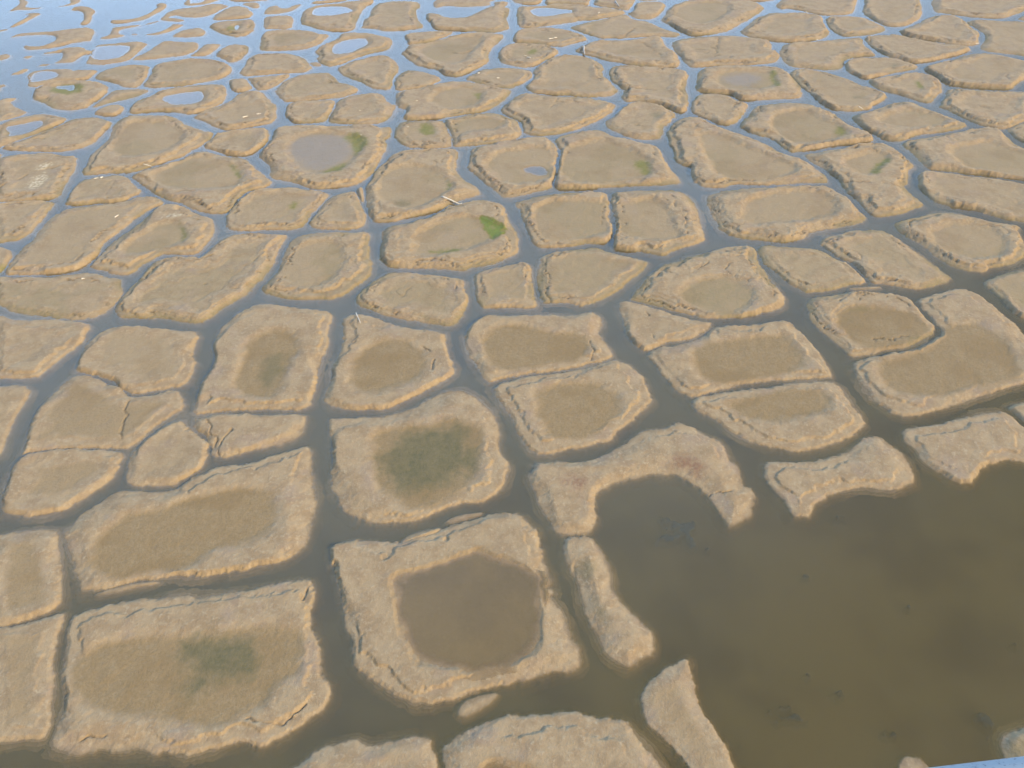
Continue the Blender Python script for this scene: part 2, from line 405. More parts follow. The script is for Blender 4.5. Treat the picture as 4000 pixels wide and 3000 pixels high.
# ---------------------------------------------------------------- islets
DATA = """
@ thin forked strip of drowned mud in the top left corner | h=.22 flat
o A0 60,105 115,72 172,32 160,0 180,-20 255,15 215,62 300,66 380,64 250,88 150,86
@ narrow drowned mud tongue cut by the top edge, right of the forked strip | h=.22 flat
o A0 490,62 560,45 610,25 590,-8 700,-8 690,20 640,42 570,52
@ hook shaped drowned crescent standing alone in the open blue water | h=.25 flat
o A0 600,90 660,60 750,58 810,80 822,108 790,135 795,165 775,205 680,217 720,180 728,140 715,105 670,88
@ slanting mud streak below the forked strip at the upper left | h=.22 flat
o A0 80,238 150,195 225,150 250,128 205,125 250,113 340,110 362,122 320,140 240,180 170,215 100,240
@ little mud sliver at the left edge, tail of the slanting streak | h=.15 flat
o A0 -30,262 0,258 75,245 60,260 0,278 -30,278
@ long boomerang shaped mud bar curving through the open blue water | h=.25 flat
o A0 945,190 970,178 1100,172 1200,150 1300,110 1365,65 1340,38 1430,28 1448,52 1400,90 1330,130 1240,175 1100,195 970,205
@ broad drowned islet with a bite of blue water out of its left | h=.28 flat
o A0 70,330 150,290 280,278 480,270 620,250 800,242 822,290 795,320 798,355 700,362 600,380 480,410 360,425 235,437 200,395 300,405 380,395 460,370 490,335 470,305 350,300 200,310
@ left half of a broken drowned ring, shaped like an open hook | h=.25 flat
o A0 860,340 870,320 935,305 960,270 965,245 1000,232 1215,212 1195,228 1060,248 1020,275 1040,295 1090,305 1020,325 900,340
@ hair thin mud sliver closing the top of the broken ring | h=.14 flat
o A0 1245,210 1360,179 1376,187 1270,215
@ tiny mud speck at the bottom of the broken ring | h=.14 flat
o A0 1120,295 1160,288 1200,297 1150,304
@ right half of the broken drowned ring, a smooth banana shape | h=.24 flat
o A0 1245,298 1340,285 1420,260 1480,225 1490,205 1605,212 1540,240 1460,275 1370,300 1300,305
@ drowned islet above the broken ring with a ragged shallow pool inside | h=.25 flat
o A0 1380,170 1430,120 1500,85 1600,70 1730,58 1830,38 1900,35 1985,50 1900,90 1850,120 1780,145 1690,155 1610,150 1500,130 1450,150 1530,160 1605,175 1540,190 1450,180
@ rounded tan islet joined to the right end of the ragged pool islet | h=.35 flat
o A0 1830,165 1850,135 1930,88 1990,60 2060,50 2130,65 2190,110 2170,145 2080,160 1960,172 1860,180
@ drowned ring islet cut by the top edge with a small blue pool | h=.25
o A0 1580,40 1600,10 1640,-20 1720,-40 1880,-40 1900,0 1820,25 1730,45 1620,52
p A0 1630,15 1650,-10 1760,-15 1770,5 1720,25 1650,32
@ thin strip of mud along the top edge beside the pool ring | h=.3 flat
o A0 1960,-10 2080,-20 2300,-20 2330,5 2212,10 2100,14 2000,10
@ small islet just under the top edge strip, left of the upper oval ring | h=.3 flat
o A0 2080,35 2150,18 2240,22 2245,65 2200,75 2130,55
@ small plain teardrop islet below the banana shaped half ring | h=.35 flat
o A0 1480,315 1540,280 1620,250 1730,235 1780,270 1770,300 1710,318 1560,325
@ oval islet with yellow green mud and a speck of blue pool | h=.45
o A0 1810,235 1830,205 1920,185 2050,178 2190,168 2205,220 2185,280 2120,310 2030,322 1930,300 1860,270
p A0 2028,228 2055,212 2070,235 2050,262 2030,250
g A0 1950,250 1980,215 2020,215 2035,260 1990,268
@ square cornered drowned ring framing a clear blue pool | h=.3
o A0 735,540 770,500 790,450 810,410 840,385 1000,372 1130,365 1280,370 1240,420 1170,475 1120,520 1000,545 850,562 760,555
p A0 795,510 800,470 825,420 870,400 1000,390 1120,395 1130,420 1085,470 1010,505 880,520
@ drowned islet with a thin whisker tail, left of the square ring | h=.28 flat
o A0 450,550 520,520 550,480 540,445 470,460 370,470 380,455 520,435 600,415 725,412 740,440 795,445 780,465 730,470 680,500 640,540 560,545
@ pencil thin mud sliver below the whisker tailed islet | h=.15 flat
o A0 318,577 350,555 440,550 400,570
@ tiny floating looking mud sliver left of the whisker tailed islet | h=.15 flat
o A0 195,502 215,486 292,478 270,497 230,510
@ blunt mud spit reaching in from the left edge, upper part | h=.28 flat
o A0 -30,480 0,475 60,465 95,485 60,508 0,525 -30,522
@ lone leaf shaped mud sliver above the oval ring near the left edge | h=.18 flat
o A0 85,648 150,620 190,600 255,595 220,620 170,643
@ drowned ring with an oval blue pool at its left end | h=.3
o A0 235,745 240,715 250,690 240,660 265,630 330,607 440,598 610,595 640,620 700,610 855,608 800,650 755,690 640,700 500,715 380,735 290,758
p A0 262,710 262,670 290,635 370,613 470,615 505,640 490,665 420,690 330,705
@ smooth tan islet right of the oval pool ring, with no basin | h=.45
o A0 820,680 850,640 930,600 1040,575 1180,565 1290,570 1285,620 1265,670 1220,730 1170,758 1060,755 1010,725 930,705 860,695
@ long plain tan islet, widest in the upper left rows | h=.5
o A0 1225,740 1275,690 1305,640 1330,570 1400,545 1560,515 1730,515 1870,530 1960,555 2010,590 1970,650 1900,680 1780,710 1640,735 1540,750 1450,750 1330,762
@ tan islet with blunt right end just above a hexagonal plain islet | h=.5
o A1 -140,630 -105,570 -55,500 0,470 130,462 290,460 400,500 455,545 490,590 440,620 350,632 200,632 80,650 0,655 -100,658
@ small thick islet with a grey brown left shoulder in the upper left | h=.45 flat
o A0 1858,475 1890,440 1960,405 2040,392 2140,390 2155,430 2130,470 2080,515 2000,545 1930,515
@ wedge shaped islet pointing left, touching the square ring's corner | h=.42
o A0 1120,525 1200,480 1290,440 1370,380 1410,360 1550,358 1700,365 1720,400 1700,430 1640,470 1500,492 1300,515
@ small islet leaning on the wedge shaped islet's right side | h=.4 flat
o A0 1640,482 1690,450 1740,410 1770,380 1900,378 1912,395 1870,430 1800,478 1700,487
@ oval islet with green mud round a small pale pool near the left edge | h=.5
o A0 285,860 290,800 320,770 420,735 540,710 700,700 850,710 935,750 940,785 890,830 830,870 770,920 650,955 540,955 440,930 360,880 320,868
p A0 470,755 520,740 600,735 650,730 655,770 610,790 580,775 500,772
g A0 430,780 450,740 560,715 700,715 740,750 700,800 600,815 500,805
@ pointed tail islet cracked off the green pool islet's right side | h=.45 flat
o A0 890,850 950,800 1000,780 1150,768 1280,775 1285,795 1200,830 1050,870 900,905 830,928 785,930 840,885
@ small lone islet between the green pool islet and the blue pool oval | h=.4 flat
o A0 800,985 860,950 960,915 1040,908 1078,935 1050,970 980,1003 900,1000
@ lens shaped ring islet holding an oblong pool of blue water | h=.5
o A0 1115,975 1130,930 1190,870 1300,830 1400,790 1480,765 1580,755 1700,735 1860,728 1940,745 1965,810 1940,880 1850,930 1750,965 1640,988 1560,975 1430,965 1280,970 1160,985
p A0 1390,865 1410,830 1500,815 1600,800 1740,785 1765,830 1750,865 1700,890 1620,903 1480,905
@ wedge of mud at the left edge above the blue pool corner islet | h=.35 flat
o A0 -40,870 0,865 60,848 140,845 135,865 90,885 130,920 200,955 240,970 180,1000 80,1025 0,1050 -40,1055
@ scrap of mud on the left edge above the wedge of mud | h=.2 flat
o A0 -30,735 45,725 50,745 15,755 15,785 -30,785
@ islet at the left edge with a slanted blue pool, cracked along its right | h=.45
o B0 -60,100 0,85 100,40 250,5 350,-10 470,0 580,28 550,58 470,95 370,140 250,188 130,232 30,262 -20,290 -60,300
p B0 45,120 70,95 200,75 300,48 370,48 380,75 340,110 230,155 150,175 70,180 85,150
@ smooth yellowish islet right of the crack beside the slanted blue pool | h=.5
o B0 140,240 262,194 405,132 505,97 570,62 650,30 730,20 870,28 950,55 960,75 910,140 850,205 810,240 700,285 560,315 400,318 230,310 110,305 10,292 60,265
@ tan islet with a dark dimple on its right, above the round wet bowl | h=.55
o A0 1675,1015 1720,980 1830,935 1950,900 2020,850 2070,810 2160,795 A1 0,790 60,805 100,850 150,900 180,905 182,1000 150,1060 80,1080 0,1090 B0 2050,125 1910,130 1860,105 1780,60 1720,40
@ stubby islet with a crack beside its narrow right neighbour, upper left | h=.45 flat
o A0 1972,700 2010,682 2122,675 2155,720 2185,755 2150,785 2050,797 1995,775
@ narrow pointed islet leaning on the stubby cracked islet | h=.45 flat
o A0 2135,672 2212,672 A1 120,660 270,640 300,655 240,700 160,745 100,778 10,780 -15,750 -50,710
@ small drowned saddle shaped islet left of the upper oval ring | h=.28 flat
o A1 65,110 100,65 180,45 200,70 270,72 320,45 400,32 370,65 290,105 180,122 80,125
@ small squared off islet, like a brick, in the upper left rows | h=.4 flat
o A1 62,250 70,150 130,140 300,132 325,165 320,235 290,245 240,255 150,250
@ thin mud bar above the upper oval ring at the top edge | h=.25 flat
o A1 470,32 500,15 600,10 700,-10 780,-10 800,0 720,12 620,25
@ upper ring islet with an elongated blue pool and a pointed right horn | h=.45
o A1 385,210 395,125 440,75 540,45 700,35 800,15 1020,0 1010,25 940,70 900,130 870,180 862,250 800,272 620,268 520,250 420,215
p A1 470,125 510,70 600,58 760,55 830,80 835,100 780,115 690,130 560,138
@ bulky olive tinted islet with notched right side and ragged lower left toe | h=.5
o A1 895,242 930,225 925,180 985,140 990,90 1040,35 1160,10 1280,8 1418,15 1418,70 1390,85 1385,150 1420,190 1460,240 1320,255 1180,275 1090,270 1030,245
@ greenish drowned flat along the top edge above a large flooded islet | h=.25 flat
o A1 1525,60 1530,20 1560,0 1560,-20 2060,-20 2060,0 2020,15 2030,45 1900,55 1780,65 1650,45 1560,70
@ large half flooded islet with open water over its upper left half | h=.5 flat
o A1 1510,240 1515,185 1490,190 1460,130 1490,112 1600,125 1610,145 1700,155 1810,155 1900,120 1960,85 2040,60 2060,45 2040,20 2170,15 2175,45 2150,55 2185,75 2190,110 2165,165 2190,230 2185,250 2110,275 2020,280 1900,275 1760,262 1600,258
@ smooth oblong islet directly below the small brick shaped islet | h=.48
o A1 25,420 45,365 40,315 80,285 180,268 350,262 460,275 560,295 630,300 600,340 560,375 470,410 390,432 250,435 100,443 40,435
@ tilted ring islet with a round blue pool, right of the oblong islet | h=.52
o A1 505,450 530,420 620,385 700,340 740,290 830,285 960,285 1060,305 1140,320 1185,352 1160,410 1120,440 1000,460 860,500 760,545 680,570 610,572 540,540 520,505 545,490
p A1 650,440 665,400 730,355 860,335 940,330 970,355 965,385 880,430 800,460 700,470 660,460
@ scrap of mud wedged against the tilted pool ring's lower left | h=.3 flat
o A1 450,545 540,532 575,572 500,575
@ rounded plain islet below the tilted pool ring, cracked from a leaf islet | h=.55
o A1 700,595 760,565 840,530 960,500 1090,475 1150,490 1200,530 1240,575 1225,625 1185,670 1172,740 1150,775 1050,770 980,755 880,700 780,670 720,630
@ leaf shaped islet with a small oval dimple, right of the rounded plain one | h=.5
o A1 1197,745 1195,695 1235,650 1290,615 1400,610 1490,635 1570,665 1600,690 1540,725 1450,755 1330,775 1210,782
@ big lobed islet with a round shallow basin and dark ragged left bank | h=.6
o A1 1250,465 1290,425 1330,393 1440,390 1530,370 1590,348 1700,305 1800,300 1950,290 2130,298 2150,325 2070,390 2010,455 2015,540 1950,580 1850,625 1740,662 1640,655 1560,600 1450,580 1370,560 1310,510
b A1 1400,430 1470,385 1600,350 1720,310 1940,305 1960,345 1860,440 1830,500 1740,540 1620,545 1500,500
k A1 1860,430 1780,455 1700,440
@ slim islet cracked off the upper left of the big lobed islet | h=.45 flat
o A1 1275,320 1330,285 1500,270 1700,268 1700,292 1600,332 1500,367 1400,382 1310,385 1300,350
@ broad plain hexagonal islet above a pair of cracked lozenges | h=.55
o A1 155,795 190,755 250,705 370,650 520,632 640,630 690,680 720,715 820,735 870,755 892,785 840,815 740,845 600,860 450,872 260,882 210,860
@ left one of the pair of cracked lozenges above the wet bowl | h=.55
o A1 255,960 260,920 310,885 480,868 640,865 683,870 683,890 657,950 632,1000 602,1055 500,1065 370,1072 310,1050 260,1010
@ right one of the pair of cracked lozenges, with a dark dimple | h=.55
o A1 612,1055 643,990 683,935 695,880 760,850 850,820 1000,805 1070,808 1120,850 1160,900 1215,910 1200,960 1150,1030 1080,1065 900,1080 700,1068
@ broad islet with a green tipped crescent basin and crumbled left bank | h=.6
o A1 1205,830 1230,800 1270,790 1380,770 1500,735 1640,720 1820,722 1920,735 2050,760 2190,772 2205,800 2150,870 2060,925 1960,970 1800,990 1640,1020 1440,1035 1310,1038 1272,1020 1300,985 1300,945 1245,940 1200,890
b A1 1500,860 1560,790 1700,745 1850,750 1960,790 1950,840 1850,915 1700,935 1600,925
g A1 1880,800 1940,788 1965,800 1930,850 1900,835
@ lens shaped islet with white flecks of driftwood, touching the green tipped one | h=.5
o A1 1800,685 1860,650 1940,605 2040,590 2212,590 A2 60,595 140,610 175,640 165,680 100,720 0,765 A1 2180,768 2080,762 1990,742 1900,718
@ pointed islet with a green smear in its dimple and pale stick fragments | h=.52
o A1 2090,470 2120,420 2212,388 A2 80,383 200,388 320,402 405,435 380,475 270,530 180,575 120,590 60,580 0,570 A1 2130,550 2100,510
g A2 130,450 170,410 215,415 205,445 150,465
@ sliver of an islet at the top edge, left of a stick bearing islet | h=.4 flat
o A2 -20,-20 270,-20 240,35 130,40 40,30
@ flooded islet with a two lobed blue pool near the top edge | h=.5
o A2 45,230 40,150 50,65 90,55 285,48 400,44 560,46 680,62 760,66 850,71 990,108 960,125 860,150 740,165 600,180 500,195 330,225 130,243
p A2 145,95 200,70 310,65 430,80 520,85 520,110 430,120 320,140 210,143
k A2 530,115 565,150 600,180
@ blunt islet at the top edge just above the two lobed pool | h=.45 flat
o A2 280,41 300,-20 685,-20 670,20 665,50 540,41 400,39
@ islet at the top edge carrying an upright looking grey stick | h=.5 flat
o A2 700,35 715,0 760,-20 1085,-20 1050,25 1020,75 985,98 850,63 740,50
@ sliver of mud at the top edge, right of the stick bearing islet | h=.4 flat
o A2 1080,3 1100,-20 1340,-20 1290,3 1150,10
@ small blocky islet between two narrow creeks near the top edge | h=.5 flat
o A2 1000,112 1048,95 1072,40 1130,22 1300,25 1330,45 1290,110 1210,172 1060,162 1005,128
@ long drooping islet below the blocky one, with no basin | h=.5
o A2 490,235 620,205 800,165 950,128 990,130 1055,172 1130,182 1220,208 1320,258 1430,283 1450,305 1400,320 1250,316 1050,320 960,332 870,328 770,335 700,310 620,290 560,270
k A2 1060,230 990,280 950,325
@ lens shaped islet with two white stick marks, below the two lobed pool | h=.5
o A2 10,368 20,290 80,260 230,250 400,255 520,275 640,320 650,345 560,370 480,395 430,408 330,397 200,380 80,372
@ great oval islet at the top edge with a broad smooth basin | h=.62
o A2 1275,180 1320,140 1340,90 1400,45 1520,5 1600,-20 2000,-10 2100,20 2170,55 2180,80 2080,150 2000,200 1900,255 1830,280 1740,295 1620,305 1540,300 1440,265 1370,215
b A2 1380,110 1450,50 1560,15 1800,15 1890,50 1860,110 1760,170 1640,200 1500,180
@ sliver of mud on the top edge above the great oval islet | h=.4 flat
o A2 1740,-20 1760,0 1950,9 2180,12 A3 55,2 55,-20
@ wide islet split by a faint furrow into two shallow halves, upper right | h=.6
o A2 1375,400 1390,365 1460,340 1580,322 1760,312 1900,307 2060,327 2212,347 A3 10,365 40,400 15,440 90,460 100,520 0,552 A2 2050,560 1900,568 1740,570 1640,580 1540,585 1500,550 1440,480
k A2 1790,315 1775,380 1770,450
@ long islet with a leaning grey log on its left tip | h=.58
o A2 525,440 600,400 650,385 750,350 860,350 960,346 1080,340 1200,330 1295,325 1310,400 1420,470 1445,500 1445,575 1350,582 1200,575 1080,570 1000,560 930,540 840,530 700,490 620,470
k A2 1130,360 1190,400 1230,440 1290,465
@ broad dome like islet below the leaning grey log | h=.6
o A2 110,745 160,720 200,660 180,620 230,570 320,512 410,482 560,473 680,502 760,545 795,580 780,655 820,680 880,745 920,785 880,825 780,838 620,840 500,825 330,820 180,800 120,770
k A2 780,660 690,675 590,700
@ tall two part islet with a ragged cracked right edge, upper middle | h=.6
o A2 835,640 850,590 900,572 1000,578 1150,592 1360,592 1500,620 1525,660 1505,720 1495,790 1525,830 1520,900 1515,965 1440,970 1330,925 1240,900 1100,880 970,878 935,850 970,780 910,740 860,700
k A2 940,745 1000,760 1060,755 1300,765
@ broad islet with a reddish brown damp basin and ragged left bank | h=.62
o A2 1585,780 1590,680 1600,620 1680,590 1800,570 1980,565 2100,575 2212,592 A3 100,600 180,640 250,700 300,790 290,845 200,855 0,862 A2 2100,865 1990,865 1930,845 1890,812 1760,806 1650,797
b A2 1740,690 1800,620 1960,600 2212,610 A3 60,650 90,720 A2 2212,750 2000,770 1840,750
v A2 1800,690 1880,640 2050,630 2180,670 2100,720 1950,740
g A3 20,610 60,620 60,680 120,740 70,750 20,690
@ rounded oval islet with a neat oval basin below the reddish basin islet | h=.62
o A2 1545,975 1550,900 1590,833 1650,815 1780,815 1880,835 1930,868 2030,890 2035,930 1990,1000 1950,1060 1860,1085 1780,1070 1690,1030 1600,1000
@ very broad plain islet with a wavy basin and a gullied lower left | h=.6
o A2 -107,960 -60,910 0,860 100,803 250,818 400,832 560,842 720,857 900,900 880,950 800,1010 B2 700,70 560,125 400,165 200,183 110,160 95,110 A2 60,1050 0,1020 -60,990
k A2 410,840 385,880 330,920
@ left half of a cracked oblong islet, with a vivid green smear | h=.55
o B1 1200,190 1190,130 1230,75 1290,58 1450,44 1600,42 1640,90 1675,170 1688,220 1688,280 1560,288 1400,285 1290,270 1230,230
g B1 1400,130 1430,70 1480,60 1550,110 1540,150 1470,165
@ right half of the cracked oblong islet, with a smooth oval basin | h=.58
o B1 1612,45 1750,18 1880,-10 2030,-20 2150,10 2212,30 B2 60,60 80,130 65,190 0,215 B1 2100,240 1900,262 1702,280 1702,215 1686,150
b B1 1660,80 1800,20 1980,5 2120,40 2160,70 2050,110 1850,130 1720,170
@ rounded islet with a dark olive spot in its basin, upper middle right | h=.62
o B2 795,60 840,30 900,0 A2 930,960 1000,908 1080,893 1220,908 1340,942 1430,995 1350,1070 B2 1310,110 1300,170 1270,212 1130,217 1000,190 900,145 810,110
d A2 1220,980 1260,955 1290,990 1260,1030 1225,1010
@ long slanting islet with a broken left shoulder above two square cells | h=.65
o B2 1345,210 1335,160 1370,90 1420,45 1500,20 1570,15 1620,20 1760,90 1900,140 2060,190 2212,260 B3 80,310 165,345 280,375 420,460 520,545 525,580 480,590 250,590 0,605 B2 2100,600 1920,600 1830,628 1690,625 1640,620 1570,570 1555,520 1545,450 1490,440 1410,400 1400,330 1350,250
b B2 1600,140 1720,150 1900,200 2100,300 B3 0,340 180,400 240,440 200,520 B2 2100,560 1850,540 1750,480 1680,350
k B3 165,348 100,360 50,380
@ left half of a wide cracked islet, with a violet grey puddle | h=.6
o B1 1820,470 1835,400 1850,320 1900,275 2050,250 B2 0,230 130,205 250,200 330,215 372,265 405,340 380,420 375,500 353,580 340,635 200,670 0,712 B1 2130,715 2060,640 1960,580 1880,510
b B1 1980,420 2050,330 2212,290 B2 150,270 300,280 370,340 350,420 350,530 200,580 0,590 B1 2100,560
p B2 90,465 160,440 260,445 310,480 290,520 200,525 130,495
@ right half of the wide cracked islet, with an ochre edge to its basin | h=.62
o B2 365,215 420,185 560,150 720,130 780,135 850,180 1000,215 1120,240 1230,255 1290,310 1300,370 1350,440 1430,530 1455,590 1330,605 1150,610 950,615 750,630 600,640 400,640 367,620 380,560 400,480 405,410 425,340 405,270
b B2 420,500 440,300 560,240 750,200 920,250 1040,290 1150,360 1200,470 1180,520 1050,545 800,570 550,580
g B2 1060,400 1130,370 1190,430 1190,505 1110,500
@ diamond shaped islet with a green tinged right basin rim, upper right | h=.62
o B2 1965,105 1975,60 2040,10 A2 2070,960 2120,915 2212,900 A3 130,888 300,890 420,925 560,975 640,1040 B3 690,85 760,110 850,155 920,215 840,230 600,262 400,292 220,325 160,312 80,245 0,190 B2 2120,175 2040,140
b A3 20,1060 80,980 280,930 420,990 560,1060 B3 660,120 690,150 600,190 400,230 250,240 100,170
g B3 600,90 640,100 690,150 640,180 600,150
@ broad islet cut by the top edge, right of the great oval islet | h=.58
o A3 55,55 100,10 160,-20 780,-20 760,40 740,110 650,130 500,135 400,118 280,88 180,72 110,80
@ oval islet with a pale smooth basin between two creeks, top right quarter | h=.6
o A2 1960,280 2010,240 2080,180 2150,140 2212,122 A3 0,117 80,110 200,122 320,128 440,143 470,160 480,210 540,290 480,330 400,350 200,365 60,355 0,345 A2 2120,330 2020,310
@ small oval islet with yellowish green top and dark pocked left bank | h=.58
o A3 500,200 500,160 560,148 700,140 820,150 920,193 1020,237 1020,270 960,290 860,307 780,312 660,318 590,290 530,250
@ egg shaped islet cut by the top edge, above the small yellowish oval | h=.6
o A3 810,110 830,60 830,-20 1310,-20 1330,60 1330,145 1270,190 1200,222 1100,232 1010,222 920,178
@ wide olive basin islet cut by the top edge at the right corner | h=.6
o A3 1405,60 1410,20 1450,-20 2300,-20 2300,60 2212,95 2120,130 2040,158 1900,157 1700,142 1560,118 1440,112
@ broad smooth islet with a white stick at its right end, top right | h=.6
o A3 1115,275 1180,250 1280,212 1380,155 1460,135 1600,135 1680,175 1720,205 1760,245 1835,288 1820,340 1810,380 1740,402 1600,385 1400,345 1250,322
@ islet running off the right edge beside the islet with the white stick | h=.58
o A3 1705,193 1770,175 1900,174 2030,184 2320,192 2320,500 2212,487 2050,462 1900,447 1815,425 1870,370 1870,310 1838,272
@ corner of an islet poking in at the upper right edge | h=.5 flat
o A3 2145,165 2212,135 2320,115 2320,180 2212,182
@ rounded oblong islet with a crumbly right toe, upper right | h=.6
o A3 100,470 110,410 150,382 300,368 500,354 700,334 805,324 825,390 895,440 925,470 915,482 800,488 670,515 650,580 600,610 480,610 300,590 200,580 130,540
@ leaf shaped islet overlapped by the rounded oblong islet, upper right | h=.6
o A3 828,322 900,312 1100,304 1250,338 1400,363 1560,395 1740,418 1745,440 1640,475 1480,510 1350,538 1290,547 1180,525 1050,487 960,447 880,400
@ small pillow shaped islet with a dark green spot, upper right | h=.55
o A3 665,560 690,527 800,508 960,493 1100,503 1200,538 1285,562 1280,600 1200,613 1080,632 950,662 840,682 760,650 670,620
d A3 1060,560 1100,535 1130,560 1100,590
@ large oval islet with a dark right basin edge at the right margin | h=.62
o A3 1330,600 1350,585 1440,562 1560,528 1680,484 1760,464 1900,459 2050,484 2212,524 2330,564 2330,640 2212,690 2130,740 2100,772 1950,768 1800,757 1600,737 1510,707 1450,650
@ long spindle islet with a white stick on its lower edge, upper right | h=.6
o A3 180,650 200,607 300,602 450,617 540,642 680,682 800,742 900,782 1000,812 1030,835 1000,870 910,910 880,945 800,955 680,965 560,950 450,890 380,820 340,790 270,740
d A3 720,830 800,810 850,800 820,840 760,850
@ triangular islet with a dark green crescent in its basin, upper right | h=.6
o A3 845,702 900,686 1050,662 1200,633 1290,630 1400,655 1500,722 1505,790 1440,850 1400,893 1300,878 1150,818 1000,788 900,750
g A3 1270,690 1310,700 1350,750 1360,770 1310,750 1280,720
@ broad right margin islet just below the large dark edged oval | h=.62
o A3 1460,920 1520,860 1540,790 1590,768 1760,783 1950,793 2110,793 2320,808 2320,1000 B3 2212,60 2100,108 2020,127 1850,90 A3 1800,1070 1650,1000 1540,950
@ dark banked islet corner at the right edge, beneath the broad margin islet | h=.6
o B3 2065,130 2120,97 2212,68 2320,55 2320,280 2212,235 2130,190
@ kite shaped islet with a large pale basin, above the hourglass islet | h=.62
o A3 715,1020 780,985 900,963 1040,908 1150,878 1250,883 1330,918 1440,968 1600,1028 1740,1075 B3 1640,126 1480,152 1290,174 1190,210 1110,232 1000,208 920,165 840,125 750,75
b B3 940,40 1040,0 1200,-60 1400,-20 1560,40 1500,80 1250,100 1100,95
@ huge oval islet with a weedy left bank at the right edge | h=.65
o B3 1140,250 1250,212 1400,192 1560,165 1700,135 1850,116 1980,126 2050,175 2130,253 2212,283 2320,313 2320,585 2212,563 2050,538 1850,514 1640,490 1470,475 1390,468 1340,430 1290,370 1220,310
b B3 1560,290 1700,250 1900,220 2050,270 2212,310 2330,340 2330,540 2212,520 1950,480 1700,430
@ long smooth islet with a green fringed left bank at the right edge | h=.65
o B3 1285,560 1300,505 1360,492 1480,497 1640,518 1850,538 2050,568 2320,608 2320,930 2212,930 2050,900 1900,860 1760,810 1600,790 1470,760 1390,720 1320,650
@ hourglass islet with a crumbled right notch and green stained basin | h=.66
o B3 300,345 360,332 520,305 700,276 880,251 1010,263 1100,312 1170,360 1250,420 1250,455 1220,470 1210,540 1215,600 1165,610 1230,680 1310,740 1340,775 1300,805 1180,840 1070,870 980,880 900,870 820,810 780,740 700,690 640,620 610,560 540,510 470,460 380,410
b B3 620,380 800,330 950,310 1040,350 1000,420 930,470 880,520 780,500 700,450
g B3 880,500 920,450 960,400 1020,360 1060,390 990,440 960,520
k B3 620,560 760,575 950,575 1160,605
@ eye shaped islet with a crisp oval basin, right of the two square cells | h=.66
o B2 1665,710 1720,680 1850,652 2050,628 2212,628 B3 180,614 350,614 500,609 600,670 700,730 750,790 850,880 810,935 600,975 450,1000 360,1030 320,1070 200,1095 100,1100 0,1090 B2 2080,1080 1980,1065 1890,1050 1800,990 1760,920 1690,800
b B2 1970,880 2000,770 2120,700 B3 0,660 250,640 450,660 580,740 600,800 540,850 350,900 0,930 B2 2100,940
@ left one of two square cells side by side, with a plain sandy top | h=.62
o B2 15,770 80,740 200,702 400,682 600,668 790,668 822,690 842,790 837,880 862,940 872,1000 845,1098 700,1110 500,1130 270,1155 190,1130 145,1080 130,980 80,880 60,820
b B2 200,980 190,800 300,740 550,720 800,740 830,870 840,1000 700,1040 450,1080 280,1080
@ right one of two square cells side by side, with a torn right bank | h=.64
o B2 851,690 900,667 1100,652 1350,647 1460,667 1530,710 1590,770 1620,850 1630,950 1660,1030 1665,1080 1600,1110 1450,1150 1310,1215 1200,1195 1050,1170 930,1170 868,1148 888,1060 898,980 888,900 863,800
b B2 900,1000 890,780 1050,730 1270,720 1350,830 1380,940 1460,1030 1400,1060 1100,1060
k B2 1370,670 1410,740 1420,790
k B2 1460,870 1510,910 1495,960 1515,1020
@ oval islet with weedy left bank and orange right shore, right edge | h=.65
o B3 1090,970 1110,930 1200,900 1350,870 1500,845 1640,850 1800,890 1950,920 2100,940 2170,965 2165,1010 2212,1090 2240,1180 C3 2212,20 2100,75 1930,100 1870,140 1720,130 1600,95 1500,40 B3 1390,1170 1280,1090 1160,1030
b B3 1430,1090 1420,980 1560,930 1750,920 1950,980 2050,1060 2080,1150 1950,1230 1700,1230 1530,1160
@ flat diamond islet cracked from a larger one on its right | h=.58
o B2 2118,1180 2135,1135 2212,1125 B3 200,1145 400,1155 475,1174 550,1234 C3 592,34 690,74 760,134 820,194 858,237 720,247 640,270 560,300 400,320 310,310 220,260 130,200 60,140 0,90 C2 2165,60
@ large diamond islet with greyish top, right of the cracked flat diamond | h=.6
o B3 437,1120 455,1084 530,1044 700,1005 930,986 1010,1006 1100,1055 1190,1124 1280,1192 C3 1400,60 1500,130 1600,190 1560,225 1440,260 1310,290 1150,270 1000,250 890,233 842,180 770,98 690,46 620,16 B3 570,1206 488,1146
@ thin mud sliver lying in the creek under the two diamond islets | h=.12 flat
o C3 690,282 780,266 960,258 985,275 880,290 760,294
@ olive banked islet at the right edge beside the creek junction | h=.6
o C3 1855,240 1920,200 1990,165 2212,130 2400,120 2400,600 2212,540 2100,470 2000,370 1900,290
@ rounded islet with red brown ringed basin above the big L shaped islet | h=.6
o C3 335,480 340,400 400,355 560,335 750,308 900,313 1080,328 1230,378 1280,430 1340,510 1450,610 1420,680 1300,745 1150,800 1020,800 900,840 760,875 690,865 640,800 550,730 460,650 380,570
b C3 590,580 600,470 720,430 950,430 1150,450 1280,520 1400,600 1350,700 1150,760 950,790 800,770 680,680
@ very large L shaped islet with an ochre grassy looking basin, right edge | h=.55
o C3 1280,400 1320,365 1470,320 1620,285 1740,290 1840,340 1930,420 2060,530 2150,600 2212,690 2400,880 2400,1030 2212,1100 2050,1150 1900,1190 1740,1240 1560,1300 F 1620,185 1480,205 1400,185 1340,140 1290,100 1250,50 1200,-10 C3 900,1250 850,1180 780,1060 740,990 745,920 820,890 960,870 1100,840 1280,820 1400,760 1490,690 1500,640 1450,590 1360,500
b C3 960,1000 950,890 1150,860 1350,800 1520,690 1560,600 1800,560 1950,650 2100,750 2150,900 2200,1000 2100,1060 1850,1120 1500,1180 1250,1190 1080,1140
@ large wedge islet with a green flecked right basin, left upper middle | h=.6
